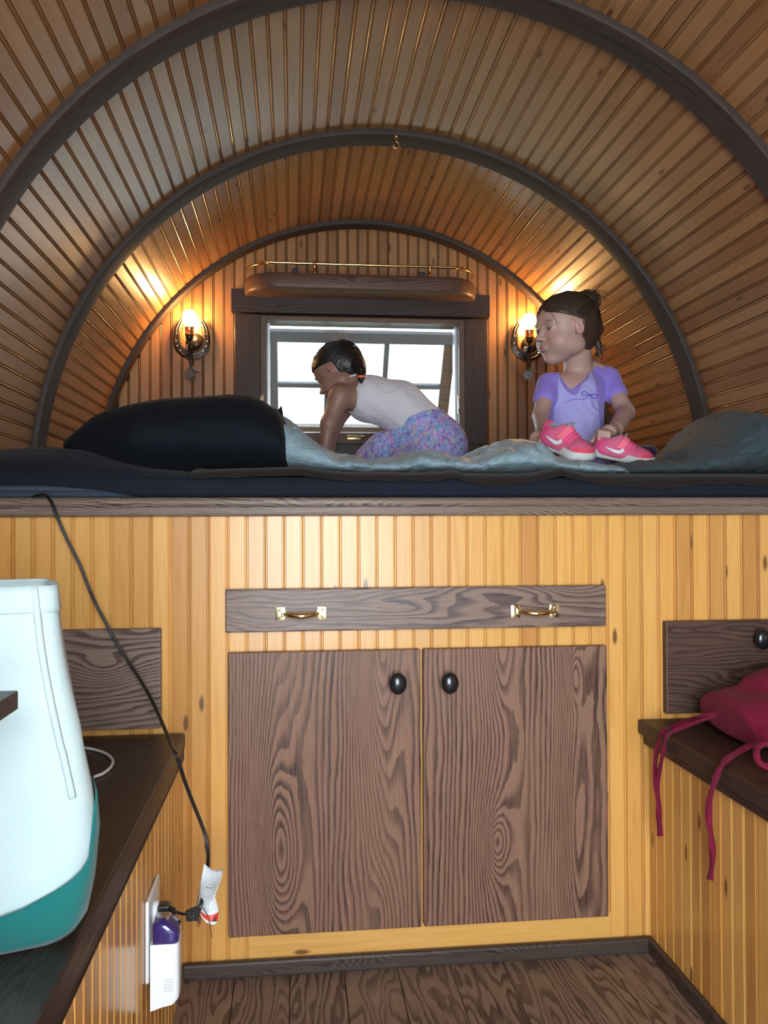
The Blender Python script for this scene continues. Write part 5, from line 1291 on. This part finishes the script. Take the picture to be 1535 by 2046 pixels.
# ---- child on hands and knees at the window -----------------------------------------
YC = 2.43
h2c = at(677, 741, YC+.02)
Mc = hframe(h2c, (-.80, .30, -.62), s=.90, roll=math.radians(4))
ch = at(738, 797, YC); mi = at(797, 812, YC); lo_ = at(838, 850, YC); pe = at(868, 894, YC)
kid = empty('person', (pe.x, pe.y, ZM)); tag(kid, 'black-haired child in a white tank top and floral skirt crawling before the window', 'person')
KI = kid.matrix_basis.inverted()
shN, elN, wrN = at(680, 792, YC-.045), at(658, 846, YC-.060), at(649, 900, YC-.060)
shF, elF, wrF = at(698, 800, YC+.055), at(668, 850, YC+.085), at(658, 900, YC+.090)
kn, ft = at(820, 935, YC-.07), at(905, 945, YC-.06); knF, ftF = at(742, 922, YC+.03), at(800, 945, YC+.06)
def ktorso(F, g=0.):
    F.ell(ch, (.064+g, .066+g, .0605+g), .03); F.cap(ch, mi, .058+g, .064+g, .02); F.cap(mi, lo_, .064+g, .070+g, .03); F.ell(pe, (.082+g, .076+g, .080+g), .03)
F = Field((h2c.x-.11, YC-.15, ZM-.02), (pe.x+.11, YC+.19, h2c.z+.105), .0025)
ktorso(F); head(F, Mc)
F.cap(Mc @ Vector((0, -.030, -.040)), ch+Vector((-.030, .005, .030)), .033, .036, .02)
F.chain([shN, elN, wrN], [.030, .0225, .0165], .014); F.chain([shF, elF, wrF], [.030, .0215, .0160], .014); F.cap(shN, ch, .030, .045, .02); F.cap(shF, ch, .030, .045, .02)
F.chain([pe, kn, ft], [.060, .040, .024], .02); F.chain([pe, knF, ftF], [.056, .038, .024], .02)
for w_, dy in ((wrN, -.008), (wrF, -.004)):
    pz = Vector((w_.x-.006, w_.y+dy, ZM+.028)); F.cap(w_, pz, .0155, .0165, .008); F.ell(pz+Vector((-.006, 0, -.006)), (.020, .019, .011), .006)
    for i in range(4): F.chain([pz+Vector((-.016, -.014+i*.0095, -.008)), pz+Vector((-.030, -.016+i*.011, -.010)), pz+Vector((-.042+.003*abs(i-1.5), -.018+i*.012, -.017))], [.0062, .0056, .0046], .0015)
    F.chain([pz+Vector((.002, -.016, -.006)), pz+Vector((-.008, -.028, -.012)), pz+Vector((-.020, -.034, -.016))], [.0066, .006, .005], .002)
fo = at(757, 932, YC-.14); F.cap(at(800, 940, YC-.11), fo, .022, .019, .01)
for i in range(5): F.ell(at(746+i*2.2, 927+i*2.3, YC-.15-.0*i)+Vector((0, -.004*i, 0)), (.0072-.0006*i, .0065, .0068-.0005*i), .002)
km = F.mesh('body', 1); V = verts_of(km); paint(km, facepaint(V, Mc, (.24, .135, .098), (.22, .09, .08), (.03, .02, .02)))  # skin colour darkened to stand for the child being backlit
o = link('body', km, SKIN, kid); o.matrix_basis = KI
eyes(KI @ Mc, kid, (0, math.radians(-10)))
F = Field(h2c-Vector((.13, .13, .12)), h2c+Vector((.13, .13, .12)), .0022)
skull(F, Mc, .0040); F.ell((0, -.040, -.008), (.060, .050, .060), .02, M=Mc)
local_fn(F, Mc, hair_cut, (0, 0, 0), .14, .004, 'int')
for s in (-1, 1): F.ell((s*.074, .008, -.006), (.014, .0135, .021), .004, op='sub', M=Mc)
b0 = at(716, 728, YC-.045); b1 = at(722, 742, YC-.062); b2 = at(722, 753, YC-.072); b3 = at(722, 764, YC-.074)
F.chain([b0, b1, b2, b3], [.017, .0125, .0085, .004], .010)
hm = F.mesh('hair', 2); V = verts_of(hm); Mi = Mc.inverted()
for i, p in enumerate(V):
    q = Mi @ Vector(p); d = (q-Vector((0, -.012, .02))).normalized(); V[i] += np.array((Mc.to_3x3() @ d)*.0012*nz((q.x*3.5, q.y*.6, q.z*2.6), 120, 7))
hm.vertices.foreach_set('co', V.ravel()); hm.update(); o = link('hair', hm, HAIRK, kid); o.matrix_basis = KI
mb = MB(); hair_strands(mb, Mc, 160, (0, -.090, .030), rnd)
o = mb.build('hair_strands', HAIRK, kid, True); o.matrix_basis = KI
mb = MB()
for i in range(60):
    a = at(665+rnd.random()*36, 681+rnd.random()*4, YC+.02+rnd.gauss(0, .02)); tx, tz = rnd.gauss(-12, 9), rnd.uniform(-26, -6)
    e2 = at(668+rnd.random()*30+tx, 680+tz, YC+.02); m2 = a.lerp(e2, .5)+Vector((rnd.gauss(0, .006), rnd.gauss(0, .006), rnd.gauss(.003, .004)))
    mb.tube(catmull([a, m2, e2], 5), .00030, 4, False)
o = mb.build('flyaway_hair', HAIRF, kid, True); o.matrix_basis = KI; o['label'] = 'fine flyaway hairs coloured pale for the window backlight'
o = MB().ball(b2, (.0120, .0120, .0060)).build('hair_tie', simple('orange_hair_tie', (.85, .16, .05), .5), kid, True); o.matrix_basis = KI
# tank top
WHT = cloth('white_jersey', (.66, .64, .68), (.60, .58, .63), wr=.35, wrs=16)
F = Field((h2c.x-.10, YC-.11, ZM), (pe.x+.11, YC+.11, h2c.z+.06), .0024); ktorso(F, .0055)
a, b2_ = at(724, 745, YC-.05), at(686, 838, YC-.05); d = (b2_-a).normalized(); F.half(a, (d.z, 0, -d.x), .003) if (Vector((d.z, 0, -d.x)).x < 0) else F.half(a, (-d.z, 0, d.x), .003)
F.ell(at(690, 806, YC-.06), (.030, .034, .046), .004, op='sub')
hl, hr_ = at(735, 872, YC-.05), at(888, 845, YC-.05); d = (hr_-hl).normalized(); F.half(hl, (d.z, 0, -d.x) if -d.x < 0 and d.z < 0 else (-abs(d.z)*0+.16, 0, -1), .003)
tk = F.mesh('tank_top', 2); V = verts_of(tk)
for i, p in enumerate(V): V[i] += np.array([0, -.0030*ridge((p[0]+p[2]*.9, 0, p[2]*.5), 17, 1, 12, 9), .0015*nz(p, 30, 1)])
tk.vertices.foreach_set('co', V.ravel()); tk.update(); o = link('tank_top', tk, WHT, kid); o.matrix_basis = KI
o = MB().tube(catmull([at(688, 760, YC-.030), at(698, 753, YC-.034), at(710, 749, YC-.038), at(722, 748, YC-.040), at(735, 752, YC-.045)], 5), .0028, 8).build('shoulder_strap', WHT, kid, True); o.matrix_basis = KI
# floral skirt
FLO, nt, b_ = nodes('floral_print'); n_ = N(nt); tc = n_.new('ShaderNodeTexCoord')
vec = n_.vmath('ADD', tc.outputs['Object'], (0, 0, 0)); wob = n_.noise(tc.outputs['Object'], 90, 2); vec = n_.vmath('ADD', tc.outputs['Object'], n_.vmath('MULTIPLY', wob.outputs['Color'], (.008, .008, .008)))
v1 = n_.new('ShaderNodeTexVoronoi'); v1.inputs['Scale'].default_value = 105; n_.lk(vec, v1.inputs['Vector'])
w1 = n_.new('ShaderNodeTexWhiteNoise', noise_dimensions='3D'); n_.lk(v1.outputs['Color'], w1.inputs['Vector'])
col = n_.ramp(w1.outputs['Value'], [(0, (.20, .14, .48)), (.14, (.36, .36, .70)), (.28, (.08, .32, .58)), (.46, (.40, .40, .74)), (.60, (.62, .14, .32)), (.68, (.24, .42, .66)), (.80, (.44, .22, .56)), (.90, (.52, .50, .22)), (.94, (.36, .32, .66))], 'CONSTANT')
v2 = n_.new('ShaderNodeTexVoronoi'); v2.inputs['Scale'].default_value = 260; n_.lk(vec, v2.inputs['Vector'])
w2 = n_.new('ShaderNodeTexWhiteNoise', noise_dimensions='3D'); n_.lk(v2.outputs['Color'], w2.inputs['Vector'])
col = n_.mix(.38, col, n_.ramp(w2.outputs['Value'], [(0, (.60, .58, .85)), (.4, (.12, .16, .50)), (.6, (.22, .45, .62)), (.8, (.40, .15, .42))], 'CONSTANT'))
n_.lk(col, b_.inputs['Base Color']); b_.inputs['Roughness'].default_value = .85
n_.lk(n_.bump(n_.noise(n_.vmath('MULTIPLY', tc.outputs['Object'], (1, 1, 1.8)), 16, 3).outputs[0], .3, .02), b_.inputs['Normal'])
F = Field((at(690, 900, YC).x-.02, YC-.15, ZM-.01), (pe.x+.12, YC+.15, pe.z+.11), .0027)
F.ell(pe, (.091, .086, .089), .02); F.cap(lo_, pe, .083, .087, .02)
F.cap(pe, kn, .074, .058, .03); F.cap(pe, at(768, 898, YC), .085, .052, .03); F.cap(pe, knF, .070, .046, .04); F.cap(knF, at(712, 930, YC+.02), .040, .022, .03); F.cap(kn, ft, .05, .045, .03)
a = at(775, 838, YC-.05); F.half(a, (-.22, 0, 1), .004); F.half((0, 0, ZM+.003), (0, 0, -1), .004)
sk = F.mesh('skirt', 2); V = verts_of(sk)
for i, p in enumerate(V): V[i] += np.array([.0015*nz(p, 40, 2), -.0035*ridge((p[0]*1.0+p[2]*.5, 0, p[2]*.4), 20, 1, 10, 5), 0])
sk.vertices.foreach_set('co', V.ravel()); sk.update(); o = link('skirt', sk, FLO, kid); o.matrix_basis = KI; o['label'] = 'skirt in a blue, purple and pink floral print'
# soft purple toy under the child's hand
q = at(668, 912, YC-.10); q.z = max(q.z, ZM+.016); F = Field(q-Vector((.035, .03, .025)), q+Vector((.035, .03, .025)), .002)
F.ell(q, (.018, .013, .010), .005); F.ell(q+Vector((-.012, 0, .004)), (.009, .009, .008), .005); F.ell(q+Vector((.014, 0, .002)), (.008, .008, .006), .004)
o = link('soft_toy', F.mesh('soft_toy', 1), cloth('bright_purple_plush', (.22, .10, .62), sheen=.5)); tag(o, 'little bright purple plush toy under the crawling child\'s hand', 'toy')
